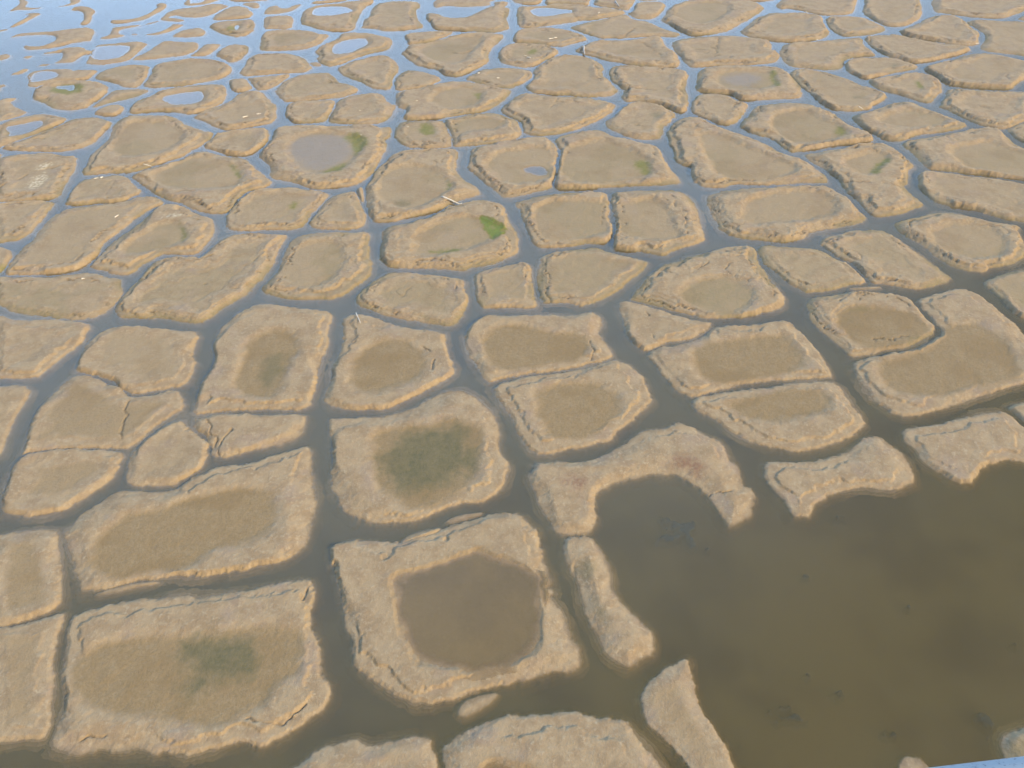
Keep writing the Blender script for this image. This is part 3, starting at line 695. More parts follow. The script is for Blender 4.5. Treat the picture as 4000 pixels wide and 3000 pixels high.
o B0 705,520 740,440 780,350 820,310 900,240 960,180 980,110 1010,60 1080,15 1150,0 1300,5 1480,5 1560,60 1640,95 1750,140 1840,150 1825,200 1733,268 1652,308 1575,365 1465,392 1325,436 1200,481 1080,507 900,503 760,525
b B0 960,270 1020,150 1120,60 1300,40 1480,80 1590,150 1560,210 1420,300 1200,340 1000,340
@ left edge islet with a bleached pale patch on its top | h=.55
o B0 -60,390 0,375 60,350 250,335 430,325 560,350 660,360 670,430 620,520 560,620 520,700 460,732 250,737 0,755 -60,755
w B0 230,640 250,540 330,500 400,480 425,520 380,590 310,625
w B0 310,450 340,420 470,405 450,425 330,465
k B0 0,605 160,545 240,490 400,450 600,420
@ tapering islet between the wedge islet and the round wet bowl | h=.58
o B0 1758,265 1826,217 1866,170 1935,156 2060,140 2212,120 B1 100,125 120,160 100,230 40,285 0,315 B0 2180,330 2110,353 1950,339 1858,314 1808,292
@ lens shaped islet tucked against the foot of the large wedge islet | h=.5
o B0 550,780 590,730 640,640 690,580 770,545 900,528 1050,520 1100,545 1150,593 1222,650 1215,682 1145,696 1095,731 1000,752 800,763 650,785
@ wide islet with a dark creased crescent in its right basin, left middle | h=.62
o B0 1127,532 1185,505 1300,461 1440,420 1560,391 1660,332 1750,313 1850,331 1950,356 2080,366 2140,400 2212,460 B1 60,515 130,570 110,615 0,645 B0 2130,660 2060,720 2020,790 1960,840 1890,860 1760,840 1680,825 1620,780 1540,755 1460,742 1390,712 1308,660 1248,620 1182,568
b B0 1300,520 1480,430 1700,340 1900,380 2060,460 2090,550 2000,610 1800,630 1550,620 1400,600
g B0 1990,410 2040,440 2080,530 2060,540 2030,500 1990,440
@ left edge islet below the bleached patch, with orange right shore | h=.55
o B0 -60,774 0,769 200,750 450,746 475,768 430,820 350,920 280,1000 200,1060 130,1090 0,1105 -60,1110
@ long slanting islet with a white stick on its upper right crease | h=.58
o B0 130,1230 200,1150 280,1080 340,1010 400,930 470,870 560,820 700,800 850,780 1000,764 1100,745 1180,710 1300,702 1400,725 1420,760 1380,790 1300,810 1200,880 1120,930 1010,1020 900,1100 870,1150 865,1200 780,1260 C0 700,105 600,139 400,163 200,165 30,160 80,80
@ slanting islet with a green lined right basin and pale streaks, left middle | h=.6
o B0 890,1180 950,1110 1040,1050 1150,990 1240,900 1320,830 1420,780 1560,780 1650,830 1760,870 1850,900 1865,960 1840,1040 1790,1120 1700,1211 1500,1206 1380,1211 1280,1268 C0 1220,90 1180,130 1100,160 960,160 920,130 770,105 800,65
b B0 1060,1180 1150,1060 1300,960 1480,900 1580,950 1620,1040 1540,1110 1400,1150 1250,1180
g B0 1540,900 1570,940 1620,1020 1620,1060 1560,1090 1570,1020
w B0 1380,890 1440,868 1590,850 1580,870 1420,893
@ big smooth boulder shaped islet under the green lined slanting one | h=.6
o C0 985,470 1010,400 1080,320 1150,250 1230,170 1300,80 1400,22 1560,10 1700,10 B0 1718,1244 1796,1184 1866,1114 1953,1054 2050,1028 2212,1018 B1 150,1030 260,1030 270,1060 200,1150 170,1250 C1 140,90 70,190 0,250 C0 2120,350 2050,385 1900,470 1820,540 1740,585 1600,575 1420,545 1200,540 1060,540 1010,515
@ broad plain islet at the left edge with a bent right end | h=.55
o C0 -60,186 30,184 200,186 400,184 600,162 720,146 860,160 920,189 1050,199 1060,240 1075,310 1030,380 960,460 900,500 820,530 700,545 640,550 500,535 330,520 150,495 70,460 0,420 -60,410
@ green tipped scrap of islet on the left edge, mid height | h=.4 flat
o B0 -60,1130 0,1140 80,1160 110,1200 90,1250 60,1290 C0 20,140 -60,150
g C0 -10,140 5,80 60,55 55,90 20,135
@ small mud nub on the left edge above the bleached patch islet | h=.3 flat
o B0 -40,325 0,325 25,345 0,372 -40,376
@ round wet bowl islet with a shallow blue grey pond and green rim | h=.66
o B1 10,335 90,260 140,200 160,135 220,115 400,105 700,100 1000,95 1080,110 1170,100 1172,160 1150,200 1110,215 1135,280 1090,350 1060,420 1000,510 900,600 760,620 520,645 420,615 330,580 220,565 140,550 110,520 120,450 60,400
b B1 300,360 260,260 330,180 500,140 700,145 860,170 930,240 880,330 790,420 710,475 560,497 430,485 340,440
v B1 290,350 290,240 400,170 650,160 800,190 860,280 800,360 700,430 560,470 430,450
g B1 740,175 870,150 960,200 965,260 900,310 850,350 835,270
g B1 560,492 680,430 770,400 800,390 750,470 690,490
@ plain islet carrying the big white driftwood log on its lower edge | h=.64
o B1 945,620 1000,540 1060,450 1130,390 1200,330 1280,305 1500,295 1700,290 1755,310 1745,370 1715,460 1750,520 1850,590 1930,640 1945,685 1800,730 1700,770 1560,820 1400,870 1250,905 1080,930 1010,930 980,870 960,780 945,700
b B1 1050,700 1070,520 1180,440 1400,430 1560,480 1680,570 1700,630 1600,690 1400,790 1200,790
g B1 1650,560 1690,580 1690,625 1655,640
d B1 1190,740 1250,715 1330,730 1320,770 1220,780
@ slim fallen slab of bank between the driftwood islet and its left neighbour | h=.4 flat
o B1 860,650 910,617 927,650 936,740 915,755 890,710
@ low islet with faint green mottling, left of a small trapezoid islet | h=.6
o B0 1950,890 1975,840 2040,770 2120,710 B1 0,650 180,637 320,627 420,640 540,655 630,675 620,710 560,780 490,860 440,930 410,970 300,995 100,995 B0 2000,1000 1955,960
g B1 290,790 320,740 350,760 350,800 310,805
@ small trapezoid islet left of the driftwood log's islet | h=.58
o B1 435,950 490,880 560,800 640,710 740,672 840,655 876,690 896,760 940,840 960,920 930,960 850,985 700,990 550,985
@ islet with a brilliant green algae patch in its right basin corner | h=.66
o B1 1065,1230 1090,1100 1080,1010 1140,960 1300,940 1450,900 1560,860 1650,800 1750,770 1850,745 2000,735 2100,760 2170,830 2180,920 2212,960 B2 60,1040 55,1110 70,1180 0,1225 C1 2100,60 1980,85 1870,110 1790,135 1640,125 1480,110 1300,115 1150,100 1090,50
b B1 1350,1160 1390,1040 1480,960 1700,880 1900,870 2080,940 2150,1000 2040,1070 1800,1150 1560,1200 1400,1205
G B1 1925,875 2000,885 2100,935 2160,990 2130,1045 2025,1080 1990,1010 1955,930
g B1 1480,1170 1600,1160 1750,1145 1740,1175 1600,1200
@ squarish pillow islet with a smooth round basin, centre left | h=.62
o C1 200,100 B1 225,1250 262,1150 302,1090 370,1045 500,1020 650,1008 800,1018 960,1007 990,1050 980,1150 985,1250 C1 1000,90 1010,130 970,190 880,270 760,340 660,380 500,380 380,382 220,370 120,345 60,310 50,280 100,230 160,170
b C1 190,180 230,80 B1 300,1170 420,1090 650,1080 740,1130 770,1230 C1 740,100 660,180 500,260 300,260
@ rounded islet with dull grey brown top, under the brilliant green one | h=.6
o C1 860,360 920,290 1000,230 1080,180 1160,147 1280,140 1500,157 1700,187 1800,200 1810,300 1835,390 1815,480 1790,530 1730,590 1650,610 1550,600 1420,575 1260,545 1130,520 980,470 880,430
@ smallest square islet at a creek crossing, centre of the picture | h=.58
o C1 1885,170 1900,145 2050,110 2140,80 2212,75 C2 80,50 150,75 165,150 185,300 225,440 170,455 0,447 C1 2100,445 1960,452 1910,420 1890,340 1885,240
@ fan shaped islet with a split left edge beside the smallest square one | h=.62
o C2 215,180 230,120 250,40 B2 240,1240 320,1190 500,1170 720,1145 800,1165 900,1203 1050,1232 1170,1260 C2 1165,80 1130,130 1050,190 980,250 900,310 800,370 700,410 580,430 470,400 340,405 260,400 230,320
k C2 240,170 275,210 300,290 335,400
@ wide pointed islet with a lumpy oval basin, centre right | h=.6
o C2 1010,370 1080,290 1140,210 1220,140 1310,80 B2 1360,1290 1480,1240 1700,1185 1850,1136 2000,1126 2085,1136 2112,1190 C2 2122,50 2192,160 2250,230 2340,340 2360,430 2280,470 2100,510 1950,540 1640,540 1550,514 1420,484 1250,434 1100,399
b C2 1450,300 1550,220 1720,170 1950,190 2060,290 2070,390 1950,480 1750,490 1600,440 1480,380
@ short cracked islet tucked under the wide pointed islet | h=.56
o C2 920,450 940,405 1000,392 1100,416 1250,456 1400,506 1550,550 1720,572 1715,610 1650,666 1580,709 1480,738 1350,748 1275,767 1150,822 1100,790 1040,740 980,650 965,560
k C2 1165,465 1215,530 1190,620 1240,700
@ broad islet with a grainy ochre basin, centre right, above a creek fork | h=.56
o C2 1165,845 1290,792 1400,772 1520,752 1620,717 1705,656 1765,612 1900,602 2050,602 2212,572 C3 0,572 170,562 220,600 290,660 350,730 430,810 490,900 510,960 545,1020 540,1052 300,1065 60,1074 C2 2212,1080 2000,1105 1850,1145 1700,1186 1560,1227 1510,1215 1430,1165 1370,1110 1290,1010 1220,930
b C2 1580,960 1560,800 1700,740 2000,710 2212,670 C3 150,650 250,800 330,900 250,960 0,1020 C2 2000,1060 1750,1080 1650,1040
@ lozenge islet with an ochre basin, just above the mud arms of the lagoon | h=.52
o F 155,110 200,75 330,57 500,37 700,12 C3 300,1091 550,1086 620,1134 680,1220 740,1300 F 1160,140 1225,225 1225,270 1150,320 1060,370 960,400 790,418 700,400 580,380 480,340 380,280 280,210 180,150
b F 370,120 500,70 750,30 950,20 1020,80 1010,140 850,200 650,220 480,190
@ squarish islet with two faint inner ridges, below the smallest square one | h=.6
o C1 1805,690 1850,600 1900,560 1990,510 2120,510 C2 0,520 130,515 300,520 500,520 650,485 700,480 780,540 770,600 750,650 800,740 850,830 862,875 760,914 600,954 400,994 200,1014 0,1044 C1 2100,1072 2030,1100 1980,1060 1930,990 1870,900 1820,800
b C1 1950,750 2000,630 2212,580 C2 300,650 500,650 640,690 650,830 500,900 200,930 0,960 C1 2080,960
k C2 675,710 700,790 680,880
@ shield shaped islet with an ochre basin, right of the green floored one | h=.56
o C1 2040,1155 2105,1097 2212,1077 C2 150,1037 350,1022 600,982 760,938 880,906 980,933 1080,1000 1140,1080 1190,1180 1220,1250 E 2135,100 2100,140 2020,220 1920,290 1880,345 1800,365 1650,400 1500,435 1400,430 1340,360 1290,280 1240,170 1180,90 1140,30
b C2 200,1190 420,1070 700,1080 900,1160 930,1260 E 1900,200 1800,280 1650,320 1500,320 1450,230 1430,80
@ plain islet at the left edge with a jagged right tip, middle height | h=.58
o C0 -60,520 0,520 100,545 250,560 400,548 560,550 640,575 720,580 780,620 740,690 750,710 690,770 640,810 540,880 470,940 390,1000 320,1055 200,1060 0,1062 -60,1062
@ rounded pentagon islet with a dark crease on its left, left middle | h=.6
o C0 650,975 690,880 720,800 780,730 850,670 930,630 1050,600 1230,610 1400,635 1550,655 1690,660 1720,700 1690,760 1660,830 1670,900 1690,930 1650,1040 1600,1110 1400,1160 1150,1207 1080,1172 1012,1102 920,1062 800,1022 690,1006
@ long slanting plate islet, cracked across its foot, lower left | h=.52
o D 128,446 150,380 180,300 220,200 260,130 340,60 390,0 C0 640,1036 760,1036 860,1068 960,1120 1042,1140 1125,1222 1300,1202 1450,1166 1550,1172 1580,1250 D 1130,90 1130,150 1050,200 940,280 860,360 790,394 740,400 400,393 200,415
k D 780,90 770,180 720,370
@ foot of the slanting plate islet, below its straight cross crack | h=.52
o D 5,790 30,670 60,560 112,462 200,425 400,402 740,408 770,440 750,490 715,560 650,620 560,680 450,750 350,800 230,822 100,815
@ left edge islet sliced by the frame beside the slanting plate islet | h=.5
o D -60,24 0,15 120,8 170,20 185,50 165,100 110,170 75,240 50,320 20,400 0,440 -60,450
@ teardrop shaped islet with a pale rounded top, lower left | h=.55
o D 780,600 790,500 830,420 900,340 1000,270 1130,215 1145,270 1220,315 1280,370 1285,430 1260,510 1180,550 1120,590 1060,625 930,635 830,625
@ low wedge islet right of the teardrop, scored by fine cracks | h=.5 flat
o D 1195,215 1250,207 1350,184 1500,188 1700,192 1890,188 1895,220 1860,290 1840,330 1760,375 1600,405 1450,440 1380,457 1310,450 1310,390 1270,320 1200,280
k D 1275,210 1300,290 1330,320 1320,380
k D 1420,260 1360,370 1320,440
@ tall islet with a smooth greenish grey trough down its middle, centre left | h=.6
o D 1200,188 1210,100 1240,20 C0 1720,1150 1780,1050 1840,960 1850,860 1830,790 1900,640 1980,560 2060,490 2212,415 C1 150,415 300,440 500,460 630,480 665,515 640,610 630,680 640,740 610,830 550,950 525,1050 530,1130 490,1230 D 1940,40 1910,148 1800,162 1550,157 1400,166 1260,190
b C0 2030,1100 2080,900 2150,720 C1 100,640 300,640 370,720 340,850 230,1000 200,1120 100,1200 -100,1200
d C1 60,880 200,820 260,860 210,1000 120,1120 20,1120
@ five sided islet with a round mottled basin, centre | h=.58
o E 105,100 115,60 C1 600,1200 640,1060 660,960 700,880 750,760 740,640 740,560 790,510 900,495 1000,520 1160,580 1300,620 1450,640 1620,665 1640,730 1655,850 1705,950 1700,1030 1600,1100 1430,1180 1300,1250 1150,1320 E 460,158 300,160 160,145
b C1 820,1060 850,900 930,790 1100,720 1300,730 1420,800 1470,920 1400,1030 1200,1110 1020,1170 880,1130
k C1 1390,710 1460,780 1540,850 1520,970
@ islet with a dark green mossy looking floor framed by pale rim, centre | h=.58
o E 140,220 190,208 350,208 500,193 620,163 730,103 830,58 920,38 1000,55 1080,110 1140,180 1190,280 1180,340 1200,420 1235,480 1230,560 1225,640 1160,690 1060,730 920,740 820,780 720,830 600,862 430,865 330,845 230,790 190,740 160,640 150,540 160,440 145,330
b E 400,540 415,440 410,310 480,268 620,248 760,238 900,205 1000,235 1085,280 1060,380 1060,520 1000,620 900,690 800,740 700,765 600,740 520,670 435,620
D E 470,480 530,380 600,280 760,262 900,258 975,268 1020,400 1040,520 940,545 820,610 700,650 570,635 500,570
@ long block islet with a broad olive basin, lower left | h=.55
o D 390,930 440,870 520,800 620,730 720,660 850,665 1090,660 1130,620 1220,570 1320,520 1500,495 1650,455 1790,410 1880,390 1910,400 1920,500 1935,620 1942,700 1935,800 1920,900 1870,1000 1820,1060 1700,1110 1550,1140 1350,1180 1200,1190 1000,1195 820,1220 690,1262 G 520,190 490,170 470,60 D 460,1110 440,1040 430,1000
b D 540,1120 580,980 680,860 800,790 1000,750 1150,690 1350,660 1500,630 1650,650 1700,700 1690,830 1640,900 1500,980 1300,1000 1250,1080 1100,1130 900,1150 700,1180
@ thin slipped strip of bank below the long block islet's lower edge | h=.16 flat
o G 575,192 700,152 850,114 1000,117 900,140 750,172 620,197
@ left edge islet above the narrow vertical creek, lower left | h=.52
o D -60,960 0,935 150,910 340,905 360,950 365,1100 380,1250 G 385,200 375,260 270,320 150,358 0,387 -60,397
@ bottom left corner islet beside the narrow vertical creek | h=.5
o G -60,416 0,411 200,361 350,316 400,312 395,360 360,440 335,560 325,680 330,800 320,920 300,1030 270,1090 150,1090 0,1110 -60,1110
@ biggest lower left islet, with dark green stain and broken lower bank | h=.52
o G 310,1120 350,1010 400,880 390,760 385,660 400,560 415,440 440,340 550,290 700,250 850,225 1050,205 1200,210 1400,190 1550,160 1700,130 1800,110 1890,90 1935,110 1935,200 1920,300 1930,420 1960,460 1985,560 1990,700 2030,740 2035,830 1990,900 1900,950 1800,1040 1680,1110 1580,1135 1500,1090 1400,1130 1280,1160 1220,1185 1100,1180 1000,1170 850,1145 720,1160 600,1160 480,1178 400,1165
b G 420,700 500,560 700,480 880,430 1100,450 1300,430 1550,400 1800,380 1860,420 1850,600 1820,690 1700,740 1640,840 1500,900 1400,960 1250,1000 1000,960 800,900 600,870 460,800
D G 1120,520 1200,470 1400,440 1520,470 1570,540 1570,640 1520,690 1400,730 1250,780 1170,770 1210,680 1160,600
k G 1410,990 1550,960 1720,980 1900,860
k G 1890,100 1860,220
k G 440,1100 540,1050 640,1040
@ islet ringing the large still brown pond, lower centre | h=.55
o E 130,1030 190,985 330,960 450,980 560,985 650,955 810,915 920,870 1050,830 1150,800 1280,795 1340,840 1380,880 1425,900 1440,970 1470,1100 1510,1230 H 1490,140 1520,170 1500,210 1580,320 1620,430 1680,530 1690,610 1670,660 1540,680 1400,715 1270,745 1190,745 1050,790 900,830 720,865 600,845 520,800 400,720 300,640 280,570 280,490 250,400 230,280 190,150 170,0 E 150,1120
P E 540,1200 660,1170 760,1130 870,1075 1000,1050 1090,1020 1170,1070 1300,1110 1390,1160 H 1440,80 1450,200 1440,300 1435,400 1430,500 1370,580 1260,640 1100,670 900,660 700,620 650,560 610,460 570,340 545,250 535,140
@ narrow slab of bank slipped off the brown pond islet's upper right edge | h=.22 flat
o E 845,862 900,818 1000,796 1095,796 985,836
@ rounded slab of bank slipped off the brown pond islet's upper left edge | h=.22 flat
o E 565,988 640,930 800,886 822,898 795,922 680,968
@ crescent islet bent over the top of the lagoon, stained rusty red | h=.5 flat
o E 1375,560 1400,490 1500,487 1650,483 1800,463 1900,413 2000,333 2080,288 2200,272 F 40,247 110,242 200,290 280,330 350,370 385,440 440,510 470,590 470,630 540,650 545,720 520,830 460,850 410,875 360,840 300,740 240,670 150,600 60,560 0,560 E 2100,565 1950,590 1850,640 1790,680 1770,760 1785,830 1740,910 1715,932 1580,932 1530,910 1500,840 1440,740 1400,640
r E 1600,600 1680,570 1750,590 1700,640 1640,640
r F 40,470 120,430 220,480 270,520 200,540 110,510
k F 250,668 340,650 470,630
@ strip islet with olive top dividing the creek from the brown lagoon | h=.42 flat
o E 1580,1000 1590,940 1750,940 1800,1000 1840,1080 1870,1180 1880,1260 H 1890,170 1960,280 2060,360 2130,430 2140,560 2050,600 1990,655 1920,610 1850,560 1810,470 1760,380 1700,280 1680,150 1650,0 E 1640,1200 1600,1080
d E 1700,1080 1780,1090 1760,1160 1720,1200 1690,1150
d H 1770,180 1830,260 1850,350 1800,320 1770,240
@ bow tie shaped mud arm at the lagoon's upper shore | h=.48 flat
o F 605,560 610,480 700,480 850,490 1000,460 1100,430 1180,380 1240,330 1310,325 1380,370 1450,420 1510,500 1555,615 1490,620 1420,655 1290,650 1200,640 1100,660 1010,680 940,730 890,800 880,825 800,825 760,790 740,730 680,660 630,610
@ mud arm at the right edge curving round the lagoon's upper corner | h=.5 flat
o F 1450,300 1490,270 1600,260 1750,240 1900,195 2000,170 2100,170 2160,220 2250,300 2250,490 2200,480 2100,475 2020,490 1940,530 1900,580 1880,620 1770,600 1720,560 1650,530 1590,480 1560,420 1480,360
@ crumbling islet corner at the right edge above the lagoon's mud arm | h=.5 flat
o F 2105,150 2150,125 2212,112 2260,110 2260,270 2212,238 2160,190
@ bottom edge islet with a notched pool cut by the frame | h=.5
o H 830,1140 900,1090 1000,1040 1130,970 1240,930 1400,935 1600,925 1680,915 1760,950 1870,960 1960,970 2010,1040 2080,1130 2200,1270 2300,1420 2300,1500 900,1500 845,1230
P H 1050,1420 1060,1320 1100,1262 1180,1238 1330,1248 1400,1272 1450,1320 1480,1420
@ bottom edge islet with an uneven top edge, left of a narrow creek | h=.5
o H -120,1300 0,1215 100,1150 180,1110 290,1095 350,1120 440,1125 510,1100 600,1080 700,1070 755,1085 770,1140 800,1264 830,1420 -160,1420
@ upright pointed islet at the bottom edge between creek and lagoon | h=.5
o H 2060,820 2100,740 2180,680 2230,640 I 60,640 130,595 150,650 160,720 190,850 250,950 300,1040 350,1110 390,1180 450,1330 460,1420 250,1420 130,1230 H 2212,1090 2130,1010 2080,920
@ half sunk slab lying in the creek below the brown pond islet | h=.14 flat
o H 930,935 950,880 1000,840 1080,810 1180,800 1150,850 1090,890 1030,930 970,948
@ brown islet in the bottom right corner behind the aircraft edge | h=.31 flat
d I 2070,1150 2120,1080 2240,1040 2300,1100 2250,1200 2130,1220
o I 2070,1130 2090,1060 2212,1020 2330,1000 2330,1350 2140,1350 2105,1210
@ small sunken looking islet at the bottom edge of the lagoon | h=.055 flat
o I 1440,1230 1480,1195 1560,1195 1620,1250 1700,1340 1440,1340
"""
GRIDS = []      # for resting driftwood on the ground

def make_islet(label, opts, outline, extra, idx):
    H = 0.5
    flat = False
    for o in opts.split():
        if o.startswith('h='):
            H = float(o[2:])
        if o == 'flat':
            flat = True
    H *= 0.70 if H > 0.3 else 0.85
    near = 1 - sstep(48, 75, np.array(ground(outline).mean(0)[1]))
    if H > 0.3:
        H *= 1 - 0.33 * float(near)
    poly = chaikin(ground(outline))
    c = poly.mean(0)
    dist = math.sqrt(c[0] ** 2 + c[1] ** 2 + CAM_H ** 2)
    g = max(0.062, dist * 0.0019 - 0.04)
    low = H < 0.3
    mar = 0.45 if H < 0.2 else 0.8
    x0, y0 = poly.min(0) - mar
    x1, y1 = poly.max(0) + mar
    xs = np.arange(x0, x1 + g, g)
    ys = np.arange(y0, y1 + g, g)
    X, Y = np.meshgrid(xs, ys)
    sd = sdist(X, Y, poly)
    inr = sd.max()
    lum = min(1.0, 0.35 + inr * 0.25)
    dd = sd + lum * (0.18 * fbm(X, Y, 0.75, 5, 3) + 0.13 * fbm(X, Y, 2.4, 9, 3) + 0.06 * fbm(X, Y, 6.0, 11, 2))
    seed = idx * 7
    # bank profile: sheer edge, or a slumped ledge below it
    lm = sstep(-0.15, 0.12, fbm(X, Y, 0.16, 21 + seed, 2)) if inr > 1.3 else np.zeros_like(X)
    wl = np.clip(0.75 + 0.75 * fbm(X, Y, 0.35, 41 + seed, 3) + 0.25 * fbm(X, Y, 1.6, 43, 2), 0.2, 1.9)
    steep = 0.25 + 1.1 * sstep(-0.3, 0.4, fbm(X, Y, 0.14, 61 + seed, 2))
    zA = H * sstep(0, 1, np.clip(dd / (steep * 1.5), 0, 1) ** 0.72)
    zB = H * (0.40 * sstep(-0.02, 0.28, dd) + 0.12 * sstep(0.2, 1.2, dd) + 0.48 * sstep(0.0, 0.26, dd - wl))
    z = zA * (1 - lm) + zB * lm
    under = np.where(dd < 0, np.maximum(dd * np.clip(0.62 + 0.9 * fbm(X, Y, 0.22, 71, 2), 0.16, 1.2), -0.75), 0)
    if not low:
        # the bank drops in fine broken terraces
        tz = z / H * 3.8 + 0.9 * fbm(X, Y, 0.7, 231, 4)
        fl_ = np.floor(tz)
        st = (fl_ + sstep(0.32, 0.68, tz - fl_) - 0.9 * fbm(X, Y, 0.7, 231, 4)) / 3.8 * H
        tm = sstep(-0.3, 0.05, fbm(X, Y, 0.28, 233 + seed, 2)) * sstep(2.8, 1.2, dd) * sstep(-0.05, 0.2, dd)
        z = z * (1 - 0.9 * tm) + st * 0.9 * tm
    z = np.where(dd < 0, under, z)
    # crown of the rim, softly lumpy
    lump = fbm(X, Y, 0.45, 81 + seed, 3)
    top = sstep(0.3, 1.2, dd)
    z = z + top * (0.075 * lump + 0.030 * fbm(X, Y, 1.8, 91, 3)) * (H / 0.55)
    floor_ = np.zeros_like(X)
    zf = H * (0.46 if 'b' in extra else 0.60)
    und = fbm(X, Y, 0.5, 101 + seed, 3)
    if 'b' in extra:
        sb_ = sdist(X, Y, chaikin(ground(extra['b'][0], 0.35)))
        q = sb_ + 0.35 * und + 0.22 * fbm(X, Y, 1.7, 111, 4)
        floor_ = sstep(-0.42, 0.36, q)
        slope = sstep(-0.75, 0.45, q)
        z = np.where(dd > 0.3, z * (1 - slope) + (zf + 0.02 * fbm(X, Y, 1.1, 121, 3)) * slope, z)
    elif not flat and 'p' not in extra and 'P' not in extra and inr > 1.0:
        rw = min(2.6, max(0.6, 0.40 * inr)) * (0.9 + 0.25 * math.sin(idx * 2.1))
        q = dd - rw + 0.9 * und * min(1, rw / 1.5) - 0.25 * rw * ((X - c[0]) / max(1, x1 - x0) * math.cos(idx) + (Y - c[1]) / max(1, y1 - y0) * math.sin(idx * 1.7))
        floor_ = sstep(-0.1, 0.6, q) * (0.50 + 0.3 * math.sin(idx * 1.3))
        slope = sstep(-1.1, 0.9, q)
        z = z * (1 - slope) + (zf + 0.05 * H * math.sin(idx) + 0.02 * fbm(X, Y, 1.1, 121, 3)) * slope
    pond = None
    key = 'P' if 'P' in extra else 'p'
    if key in extra:
        zp = max(0.05, (0.52 if key == 'P' else 0.34) * H)
        sp = sdist(X, Y, chaikin(ground(extra[key][0], zp))) + (0.34 if key == 'P' else 0.18) * fbm(X, Y, 1.0, 131, 5)
        s = 0.45 if key == 'P' else 0.30
        bowl = np.where(sp > 0, zp - np.minimum(min(0.13, zp * 0.85), sp * 0.14), zp + (-sp) * s + 0.02 * und)
        z = np.where(dd > 0.05, np.minimum(z, np.maximum(bowl, 0.008)), z)
        floor_ = np.maximum(floor_, sstep(-0.7, -0.1, sp) * (0.8 if key == 'p' else 0.35))
        pond = (zp, sp)
    if inr > 1.3 and not low:                  # low contour ledges round rim and basin
        sw = 0.085
        cz = z / sw + 0.9 * fbm(X, Y, 0.45, 271, 3)
        f0 = np.floor(cz)
        zc = (f0 + sstep(0.36, 0.64, cz - f0) - 0.9 * fbm(X, Y, 0.45, 271, 3)) * sw
        cmk = 0.75 * sstep(-0.35, 0.1, fbm(X, Y, 0.2, 281 + seed, 2)) * sstep(0.2, 0.5, dd) * (1 - 0.8 * floor_)
        z = z * (1 - cmk) + zc * cmk
    # cracks that run along the bank, and drawn ones
    wet = np.zeros_like(X)
    if inr > 1.4 and not low:
        cw = max(0.05, g * 0.52)
        m1 = sstep(-0.08, 0.10, fbm(X, Y, 0.30, 141 + seed, 2) + 0.07 * near) * sstep(0.25, 0.4, dd)
        f1 = np.abs(dd - (0.80 + 0.65 * fbm(X, Y, 0.4, 151 + seed, 2) + 0.24 * vnoise(X * 1.7, Y * 1.7, 161) + 0.20 * vnoise(X * 4.3, Y * 4.3, 163)))
        k1 = np.exp(-(f1 / cw) ** 2) * m1 * sstep(-0.25, 0.15, fbm(X, Y, 0.9, 171, 2))
        z -= 0.12 * k1
        wet = np.maximum(wet, (0.75 - 0.25 * near) * k1)
        m2 = sstep(0.30, 0.42, fbm(X, Y, 0.27, 241 + seed, 2)) * sstep(0.8, 1.2, dd) * (1 - floor_)
        f2 = np.abs(fbm(X, Y, 0.30, 251 + seed, 3) - 0.05) * 4
        k2 = np.exp(-(f2 / cw) ** 2) * m2
        z -= 0.10 * k2
        wet = np.maximum(wet, 0.5 * k2)
    for line in extra.get('k', []):
        ln = ground(line, 0.4)
        f3 = ldist(X + 0.30 * fbm(X, Y, 1.3, 181, 3), Y + 0.30 * fbm(X, Y, 1.3, 191, 3), ln)
        cw = max(0.055, g * 0.6)
        k3 = np.exp(-(f3 / cw) ** 2) * sstep(-0.1, 0.2, dd) * sstep(-0.35, 0.0, fbm(X, Y, 0.9, 261, 2))
        z -= 0.11 * k3
        z -= 0.02 * np.exp(-(f3 / 0.4) ** 2) * sstep(0.0, 0.4, dd)
        wet = np.maximum(wet, 0.5 * k3)
    # colour fields
    def field(keyc, soft, amp=0.35):
        o = np.zeros_like(X)
        for pl in extra.get(keyc, []):
            o = np.maximum(o, sstep(-soft, soft, sdist(X, Y, chaikin(ground(pl, 0.35))) + amp * (fbm(X, Y, 0.8, 201, 3) + 0.8 * fbm(X, Y, 3.0, 205, 3))))
        return o
    green = np.maximum(field('g', 0.7) * 0.62, field('G', 0.5))
    moss = np.maximum(field('D', 1.1, 0.8), field('d', 0.6) * 0.7)
    red = field('r', 0.9, 0.6)
    violet = field('v', 1.2, 0.6)
    pale = field('w', 0.5)
    gy, gx = np.gradient(z, g)
    stp = np.sqrt(gx * gx + gy * gy)
    bank = np.clip(sstep(0.30, 0.75, stp) * (1 - floor_) + 0.9 * sstep(0.55, 0.05, z / max(H, .2)) * sstep(-.1, 0.1, dd) * (0 if low else 1), 0, 1) * (1 - 0.6 * floor_)
    bank *= 0.35 + 0.65 * sstep(-0.25, 0.2, fbm(X, Y, 0.5, 211, 3))
    weedy = 0.65 * sstep(-0.1, 0.2, fbm(X, Y, 0.25, 221, 3)) * sstep(0.30, 0.06, z) * sstep(-0.30, -0.05, z) * (0 if low else 1)
    if key in extra:
        wet = np.maximum(wet, 0.16 * sstep(-0.35, 0.0, sp))
    wet = np.maximum(wet, 0.5 * sstep(0.035, -0.01, z) - 0.35 * sstep(-0.02, -0.15, z))
    ochre = np.full_like(X, 0.0)
    if 'b' in extra and c[1] < 62:
        ochre[:] = 0.75
    elif c[1] < 50:
        ochre[:] = 0.5
    ones = np.ones_like(X)
    tone = 1.0 if c[1] < 62 else 0.55       # farther cells take less of the floor colour
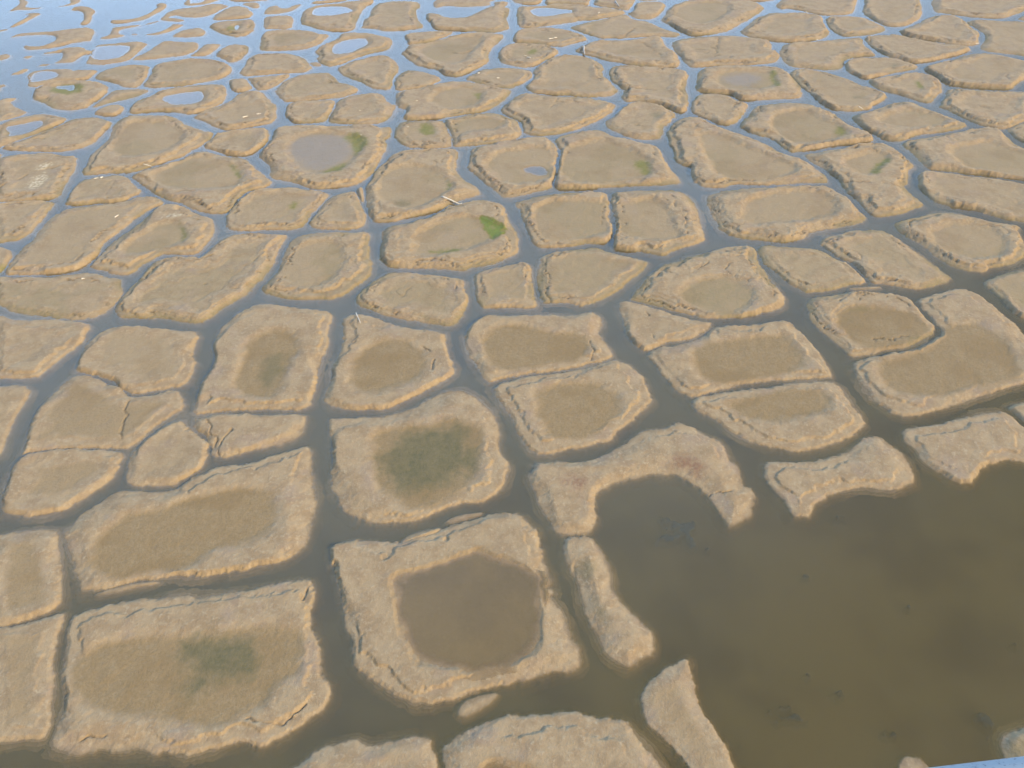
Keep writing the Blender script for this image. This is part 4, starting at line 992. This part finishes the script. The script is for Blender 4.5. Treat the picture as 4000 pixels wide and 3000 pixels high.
    attrs = {'paint_a': np.stack([floor_ * tone, green, moss, ones], -1).reshape(-1, 4),
             'paint_b': np.stack([red, pale, wet, violet], -1).reshape(-1, 4),
             'paint_c': np.stack([ochre, bank, weedy, ones], -1).reshape(-1, 4)}
    nz = np.stack([-gx, -gy, np.ones_like(X)], -1)
    nz /= np.linalg.norm(nz, axis=-1, keepdims=True)
    nz = nz.reshape(-1, 3)
    V = np.stack([X - c[0], Y - c[1], z], -1).reshape(-1, 3)
    I = np.arange(X.size).reshape(X.shape)
    Fq = np.stack([I[:-1, :-1], I[:-1, 1:], I[1:, 1:], I[1:, :-1]], -1).reshape(-1, 4)
    keep = (dd.ravel() > -mar * 0.8)[Fq].all(1)
    Fq = Fq[keep]
    fl = floor_.ravel()[Fq].mean(1) > (0.5 if 'b' in extra else 0.35)
    al = np.maximum(green, moss).ravel()[Fq].mean(1) > 0.4
    pieces = []
    todo = set(np.nonzero(al)[0].tolist())
    byv = {}
    for k in todo:
        for q in Fq[k]:
            byv.setdefault(int(q), []).append(k)
    al[:] = False
    while todo:                                # one child per separate patch
        st_ = [todo.pop()]
        comp = []
        while st_:
            k = st_.pop()
            comp.append(k)
            for q in Fq[k]:
                for k2 in byv[int(q)]:
                    if k2 in todo:
                        todo.discard(k2)
                        st_.append(k2)
        if len(comp) >= 40:
            m_ = np.zeros(len(Fq), bool)
            m_[comp] = True
            pieces.append(m_)
            al |= m_
    fl &= ~al
    if fl.sum() < 25 or pond is not None:
        fl[:] = False
    loc = (c[0], c[1], 0)
    root = mesh_obj("mud_islet", *sub(V, Fq, ~(fl | al), attrs, nz)[:2], MUD, None, loc, *sub(V, Fq, ~(fl | al), attrs, nz)[2:])
    root['label'] = label
    root['category'] = 'mud islet'
    root['group'] = 'mud islets between the flooded creeks'
    if fl.any():
        v, f, a, n = sub(V, Fq, fl, attrs, nz)
        mesh_obj("basin_floor", v, f, MUD, root, (0, 0, 0), a, n)
    for piece in pieces:
        v, f, a, n = sub(V, Fq, piece, attrs, nz)
        o = mesh_obj("algae_patch", v, f, MUD, root, (0, 0, 0), a, n)
        if 'G' in extra and green.ravel()[Fq[piece]].max() > 0.8:
            o['label'] = "bright green algae patch"
        elif 'D' in extra:
            o['label'] = "dark green damp algae patch"
    if pond is not None:
        zp, sp = pond
        sel = (sp.ravel() > -0.45)[Fq].all(1) & (dd.ravel() > 0.1)[Fq].all(1)
        if sel.any():
            VV = V.copy()
            VV[:, 2] = zp
            f = Fq[sel]
            u, inv = np.unique(f.ravel(), return_inverse=True)
            dp = np.clip((zp - z.ravel()[u]) / (0.09 if key == 'P' else 0.06), 0, 1)
            mesh_obj("pond", VV[u], inv.reshape(f.shape), BROWN if key == 'P' else POND, root, attrs={'depth': np.repeat(dp[:, None], 4, 1)})
    GRIDS.append((x0, y0, x1, y1, g, z))

cur = None
items = []
for ln in DATA.strip().splitlines():
    k, rest = ln[0], ln[2:]
    if k == '@':
        lab, op = rest.split(' | ')
        cur = [lab, op, None, {}]
        items.append(cur)
    elif k == 'o':
        cur[2] = parse(rest)
    else:
        cur[3].setdefault(k, []).append(parse(rest))
for i, it in enumerate(items):
    make_islet(*it, i)

def height_at(x, y):
    h = 0.0
    for x0, y0, x1, y1, g, z in GRIDS:
        if x0 <= x < x1 and y0 <= y < y1:
            i, j = int((y - y0) / g), int((x - x0) / g)
            if i < z.shape[0] and j < z.shape[1]:
                h = max(h, z[i, j])
    return h

# ---------------------------------------------------------------- driftwood
def wood_material(name, a, b):
    m, t, out = new_mat(name)
    tc = N(t, 'ShaderNodeTexCoord')
    mp = N(t, 'ShaderNodeMapping')
    mp.inputs['Scale'].default_value = (1.5, 18, 18)
    t.links.new(tc.outputs['Object'], mp.inputs['Vector'])
    n = noise_node(t, mp.outputs[0], 2.0, 5, 0.6)
    bs = N(t, 'ShaderNodeBsdfPrincipled', Roughness=0.8)
    t.links.new(mix(t, ramp(t, n, 0.35, 0.7), a, b), bs.inputs['Base Color'])
    t.links.new(bs.outputs[0], out.inputs[0])
    return m
PALEWOOD = wood_material("bleached_wood", (0.78, 0.70, 0.58), (0.55, 0.47, 0.38))
GREYWOOD = wood_material("grey_wood", (0.42, 0.41, 0.40), (0.28, 0.26, 0.24))

def tube_geo(P, rad, seg=8):
    P = [Vector(p) for p in P]
    V, Fc = [], []
    for i, p in enumerate(P):
        d = (P[min(i + 1, len(P) - 1)] - P[max(i - 1, 0)]).normalized()
        s = d.cross(Vector((0, 0, 1)))
        s = s.normalized() if s.length > 1e-4 else Vector((0, 1, 0))
        u = s.cross(d)
        for k in range(seg):
            a = 2 * math.pi * k / seg
            r = rad[i] * (1 + 0.12 * math.sin(3 * a + i * 1.7))
            V.append(p + s * math.cos(a) * r + u * math.sin(a) * r)
    for i in range(len(P) - 1):
        for k in range(seg):
            b0, b1 = i * seg, (i + 1) * seg
            Fc.append((b0 + k, b0 + (k + 1) % seg, b1 + (k + 1) % seg, b1 + k))
    Fc.append(tuple(range(seg - 1, -1, -1)))
    Fc.append(tuple(range((len(P) - 1) * seg, len(P) * seg)))
    return V, Fc
def log(label, tile, ax, ay, bx, by, r, mat, rootball=False, up=0.0):
    px = parse("%s %s,%s %s,%s" % (tile, ax, ay, bx, by))
    if 'chip' in label or 'chunk' in label:
        r *= 0.5
        px = px.mean(0) + (px - px.mean(0)) * 0.7
    g0 = ground(px, 0.5)
    za, zb = height_at(*g0[0]), height_at(*g0[1])
    mid = g0.mean(0)
    zm = height_at(*mid)
    for _ in range(2):
        A = Vector((*ground(px[:1], za)[0], za + r * 0.8))
        B = Vector((*ground(px[1:], zb)[0], zb + r * 0.8))
        za, zb = height_at(A.x, A.y), height_at(B.x, B.y)
    A.z, B.z = za + r * 0.75, zb + r * 0.75 + up
    M = (A + B) / 2
    lift = max(0, zm + r * 0.6 - M.z)
    A.z += lift
    B.z += lift
    M = (A + B) / 2
    d = B - A
    n = d.cross(Vector((0, 0, 1))).normalized()
    L = d.length
    K = 9
    pts, rad = [], []
    for i in range(K):
        t = i / (K - 1)
        pts.append(A + d * t + n * (0.035 * L * math.sin(t * 3.1 + r * 40)) + Vector((0, 0, 0.006 * math.sin(i * 2.3))) - M)
        rad.append(r * (1.0 - 0.40 * t) * (1 + 0.10 * math.sin(i * 4.1)))
    rad[0] *= 0.75
    rad[-1] *= 0.55
    V, Fc = tube_geo(pts, rad)
    # a snapped side branch, and the root flare of the big one
    if L > 0.8:
        b0 = pts[5]
        v2, f2 = tube_geo([b0, b0 + n * r * 2.2 + Vector((0, 0, r * 0.8)) + d.normalized() * r * 2], [r * 0.4, r * 0.18], 6)
        o = len(V)
        V += v2
        Fc += [tuple(i + o for i in f) for f in f2]
    if rootball:
        for a in range(5):
            e = n * math.cos(a * 1.26) + Vector((0, 0, 1)) * abs(math.sin(a * 1.26)) * 0.7
            v2, f2 = tube_geo([pts[-1], pts[-1] + e * r * 2.4 + d.normalized() * r * 1.2], [r * 0.6, r * 0.2], 6)
            o = len(V)
            V += v2
            Fc += [tuple(i + o for i in f) for f in f2]
    me = bpy.data.meshes.new("driftwood_log")
    me.from_pydata([tuple(v) for v in V], [], Fc)
    me.polygons.foreach_set('use_smooth', np.ones(len(me.polygons), bool))
    me.materials.append(mat)
    o = bpy.data.objects.new("driftwood_log", me)
    o.location = M
    C.objects.link(o)
    o['label'] = label
    o['category'] = 'driftwood'
    o['group'] = 'driftwood sticks stranded on the islets'
for args in (
    ("large white driftwood log with a root end, the biggest on the flats", 'B1', 1603, 712, 1765, 765, 0.11, PALEWOOD, True),
    ("grey driftwood log leaning across the tip of a long islet", 'A2', 622, 405, 628, 478, 0.16, GREYWOOD, False, 0.1),
    ("grey driftwood log on an islet at the top edge", 'A2', 895, 18, 925, 64, 0.17, GREYWOOD),
    ("white driftwood stick on the orange lower shore of a spindle islet", 'A3', 780, 918, 822, 950, 0.075, PALEWOOD),
    ("white driftwood stick at a creek mouth near the top right corner", 'A3', 1742, 366, 1822, 377, 0.085, PALEWOOD),
    ("thin white driftwood stick on the crease of the large wedge islet", 'B0', 1235, 408, 1300, 420, 0.06, PALEWOOD),
    ("white driftwood stick on the crease of the long slanting islet", 'B0', 990, 886, 1027, 865, 0.06, PALEWOOD),
    ("white driftwood stick on the islet above the tapering one, upper left", 'B0', 2095, 22, 2142, 10, 0.07, PALEWOOD),
    ("short pale driftwood stick on the top shore of a lens islet", 'B0', 868, 545, 892, 536, 0.08, PALEWOOD),
    ("broken pale driftwood stick just left of a short one on the lens islet", 'B0', 812, 550, 850, 543, 0.05, PALEWOOD),
    ("left one of two white driftwood sticks below the two lobed pool", 'A2', 318, 339, 358, 334, 0.07, PALEWOOD),
    ("right one of two white driftwood sticks below the two lobed pool", 'A2', 364, 332, 390, 329, 0.08, PALEWOOD),
    ("white driftwood stump on the pointed islet with the green smear", 'A2', 130, 503, 160, 506, 0.11, PALEWOOD),
    ("thin white driftwood twig above the stump on the pointed islet", 'A2', 104, 486, 132, 489, 0.06, PALEWOOD),
    ("white driftwood stick across the dimpled islet, upper left", 'A1', 5, 988, 42, 985, 0.06, PALEWOOD),
    ("pale forked driftwood stick standing out on the five sided islet's top edge", 'C1', 872, 498, 897, 596, 0.045, PALEWOOD),
    ("dark tipped white driftwood chunk on the two lobed pool islet", 'A2', 740, 118, 762, 105, 0.12, PALEWOOD),
    ("white driftwood chunk on the green crescent of the wet bowl islet", 'B1', 898, 170, 920, 173, 0.08, PALEWOOD),
    ("white driftwood chip left of the vivid green smear", 'B1', 1304, 101, 1322, 100, 0.07, PALEWOOD),
    ("white driftwood chip on the left of the green tipped crescent islet", 'A1', 1380, 872, 1402, 869, 0.08, PALEWOOD),
    ("white driftwood chip on the right cracked lozenge islet", 'A1', 890, 958, 906, 955, 0.09, PALEWOOD),
    ("white driftwood chip on the lower rim of the top right islet", 'A3', 324, 110, 346, 111, 0.11, PALEWOOD),
    ("white driftwood chip on the shore of the pale smooth oval, top right", 'A3', 412, 351, 434, 350, 0.09, PALEWOOD),
    ("white driftwood stick on the lens islet's upper left, touching its creek", 'A1', 1914, 640, 1934, 636, 0.10, PALEWOOD),
    ("white driftwood stick in the middle of the flecked lens islet", 'A1', 2080, 677, 2104, 675, 0.07, PALEWOOD),
    ("white driftwood chip on the wide creased islet's right rim", 'B0', 2056, 605, 2072, 605, 0.07, PALEWOOD),
    ("pale driftwood flake on the top of the bent ended left edge islet", 'C0', 704, 200, 732, 197, 0.07, PALEWOOD),
):
    log(*args)

# ---------------------------------------------------------------- drowned weed in the lagoon
def weed_material():
    m, t, out = new_mat("drowned_weed")
    P = N(t, 'ShaderNodeNewGeometry').outputs['Position']
    bs = N(t, 'ShaderNodeBsdfPrincipled', Roughness=0.9)
    t.links.new(mix(t, noise_node(t, P, 3.0, 4), (0.014, 0.018, 0.012), (0.045, 0.042, 0.022)), bs.inputs['Base Color'])
    t.links.new(bs.outputs[0], out.inputs[0])
    return m
WEED = weed_material()
def weed(label, tile, x, y, rad, sx=1.0):
    c = ground(parse("%s %s,%s" % (tile, x, y)), -0.1)[0]
    g = 0.09
    k = rad * 1.6
    xs = np.arange(-k * sx, k * sx + g, g)
    ys = np.arange(-k, k + g, g)
    X, Y = np.meshgrid(xs, ys)
    r = np.sqrt((X / sx) ** 2 + Y ** 2) / rad
    hh = 0.75 - r + 1.5 * fbm(X + c[0], Y + c[1], 1.1, 301, 5)
    z = -0.64 + 0.60 * sstep(0.0, 0.35, hh) + 0.03 * fbm(X, Y, 4, 303, 2)
    V = np.stack([X, Y, z], -1).reshape(-1, 3)
    I = np.arange(X.size).reshape(X.shape)
    Fq = np.stack([I[:-1, :-1], I[:-1, 1:], I[1:, 1:], I[1:, :-1]], -1).reshape(-1, 4)
    Fq = Fq[(hh.ravel() > 0)[Fq].any(1)]
    if not len(Fq):
        return
    u, inv = np.unique(Fq.ravel(), return_inverse=True)
    o = mesh_obj("waterweed_clump", V[u], inv.reshape(-1, 4), WEED, None, (c[0], c[1], 0))
    o['label'] = label
    o['category'] = 'waterweed'
    o['group'] = 'dark weed clumps under the lagoon'
for args in (
    ("big ragged dark weed clump under the lagoon inside the crescent islet", 'F', 115, 910, 1.5, 1.1),
    ("dark weed clump at the lower left of the biggest ragged one", 'F', 30, 970, 0.5, 1.2),
    ("dark weed clump at the lower right of the biggest ragged one", 'F', 262, 1020, 0.55, 1.2),
    ("small dark weed fleck below the bow tie mud arm", 'F', 1060, 820, 0.5, 2.0),
    ("round dark weed spot in the middle of the open lagoon", 'F', 862, 1184, 0.2),
    ("dark weed spot right of centre in the brown lagoon", 'I', 866, 684, 0.22),
    ("dark weed spot in the lower lagoon, near the pointed islet", 'I', 638, 912, 0.22),
    ("tiny dark weed spot just right of the pointed islet's foot", 'I', 466, 1112, 0.18),
    ("dark weed spot near the right edge of the lagoon", 'I', 1508, 270, 0.22),
    ("faint streak of dark weed in the lower lagoon", 'I', 790, 960, 0.6, 1.3),
    ("curled patch of dark weed in the lower middle lagoon", 'I', 1030, 800, 0.55, 1.6),
    ("blurred dark weed patch left of the corner islet", 'I', 1400, 1060, 0.6, 1.2),
    ("dark weed trail beside the brown corner islet", 'I', 1985, 980, 0.6, 0.7),
    ("dark weed patch at the right edge of the lower lagoon", 'I', 2150, 510, 0.7, 1.6),
):
    weed(*args)

# ---------------------------------------------------------------- the aircraft's own edge, bottom right corner
def aircraft_strut():
    m, t, out = new_mat("aircraft_paint")
    tc = N(t, 'ShaderNodeTexCoord')
    n = noise_node(t, tc.outputs['Object'], 120.0, 4, 0.7)
    bs = N(t, 'ShaderNodeBsdfPrincipled', Roughness=0.65)
    t.links.new(mix(t, ramp(t, n, 0.56, 0.66), (0.30, 0.33, 0.345), (0.12, 0.13, 0.15)), bs.inputs['Base Color'])
    t.links.new(bs.outputs[0], out.inputs[0])
    right = Vector((1, 0, 0))
    up = Vector((0, SP, CP))
    fwd = Vector((0, CP, -SP))
    def at(u, v, d):
        return Vector((0, 0, CAM_H)) + right * ((u - 2000) / F * d) + up * (-(v - 1500) / F * d) + fwd * d
    A, B = at(3640, 3002, 1.55), at(4120, 2944, 1.60)
    d = (B - A).normalized()
    A = A - d * 0.9
    B = B + d * 2.2
    n_up = d.cross(fwd).normalized()
    if n_up.dot(up) < 0:
        n_up = -n_up
    side = d.cross(n_up).normalized()
    prof = []
    for k in range(28):                      # streamlined strut section
        a = 2 * math.pi * k / 28
        cx, cy = math.cos(a), math.sin(a)
        prof.append((0.03 * cy * (1 - 0.25 * cx), 0.055 * cx))
    V, Fc = [], []
    M = (A + B) / 2
    y0 = 1500 / F * 1.57                     # keep the visible upper edge on the line A-B
    top = max(h + y0 - y0 / 1.57 * (1.57 + sg * s) for h, s in prof for sg in (1, -1))
    for i in range(13):
        c = A + (B - A) * (i / 12) - M - n_up * top
        for h, s in prof:
            V.append(tuple(c + n_up * h + side * s))
    for i in range(12):
        for k in range(28):
            Fc.append((i * 28 + k, i * 28 + (k + 1) % 28, (i + 1) * 28 + (k + 1) % 28, (i + 1) * 28 + k))
    Fc.append(tuple(range(28)))
    Fc.append(tuple(range(12 * 28 + 27, 12 * 28 - 1, -1)))
    me = bpy.data.meshes.new("aircraft_strut")
    me.from_pydata(V, [], Fc)
    me.polygons.foreach_set('use_smooth', np.ones(len(me.polygons), bool))
    me.materials.append(m)
    o = bpy.data.objects.new("aircraft_strut", me)
    o.location = M
    C.objects.link(o)
    o['label'] = "pale blue edge of the aircraft at the bottom right corner"
    o['category'] = 'aircraft part'
aircraft_strut()

# ---------------------------------------------------------------- air
def haze():
    m = bpy.data.materials.new("haze")
    m.use_nodes = True
    t = m.node_tree
    t.nodes.clear()
    out = t.nodes.new('ShaderNodeOutputMaterial')
    v = t.nodes.new('ShaderNodeVolumePrincipled')
    v.inputs['Color'].default_value = (0.86, 0.92, 1.0, 1)
    v.inputs['Density'].default_value = 0.00055
    v.inputs['Anisotropy'].default_value = 0.0
    t.links.new(v.outputs[0], out.inputs['Volume'])
    b, z0, z1 = 3200, -1.62, 50
    V = [(x, y + 60, z) for z in (z0, z1) for x, y in ((-b, -b), (b, -b), (b, b), (-b, b))]
    Fc = [(3, 2, 1, 0), (4, 5, 6, 7), (0, 1, 5, 4), (1, 2, 6, 5), (2, 3, 7, 6), (3, 0, 4, 7)]
    me = bpy.data.meshes.new("haze")
    me.from_pydata(V, [], Fc)
    me.materials.append(m)
    o = bpy.data.objects.new("haze", me)
    o['kind'] = 'stuff'
    C.objects.link(o)
haze()
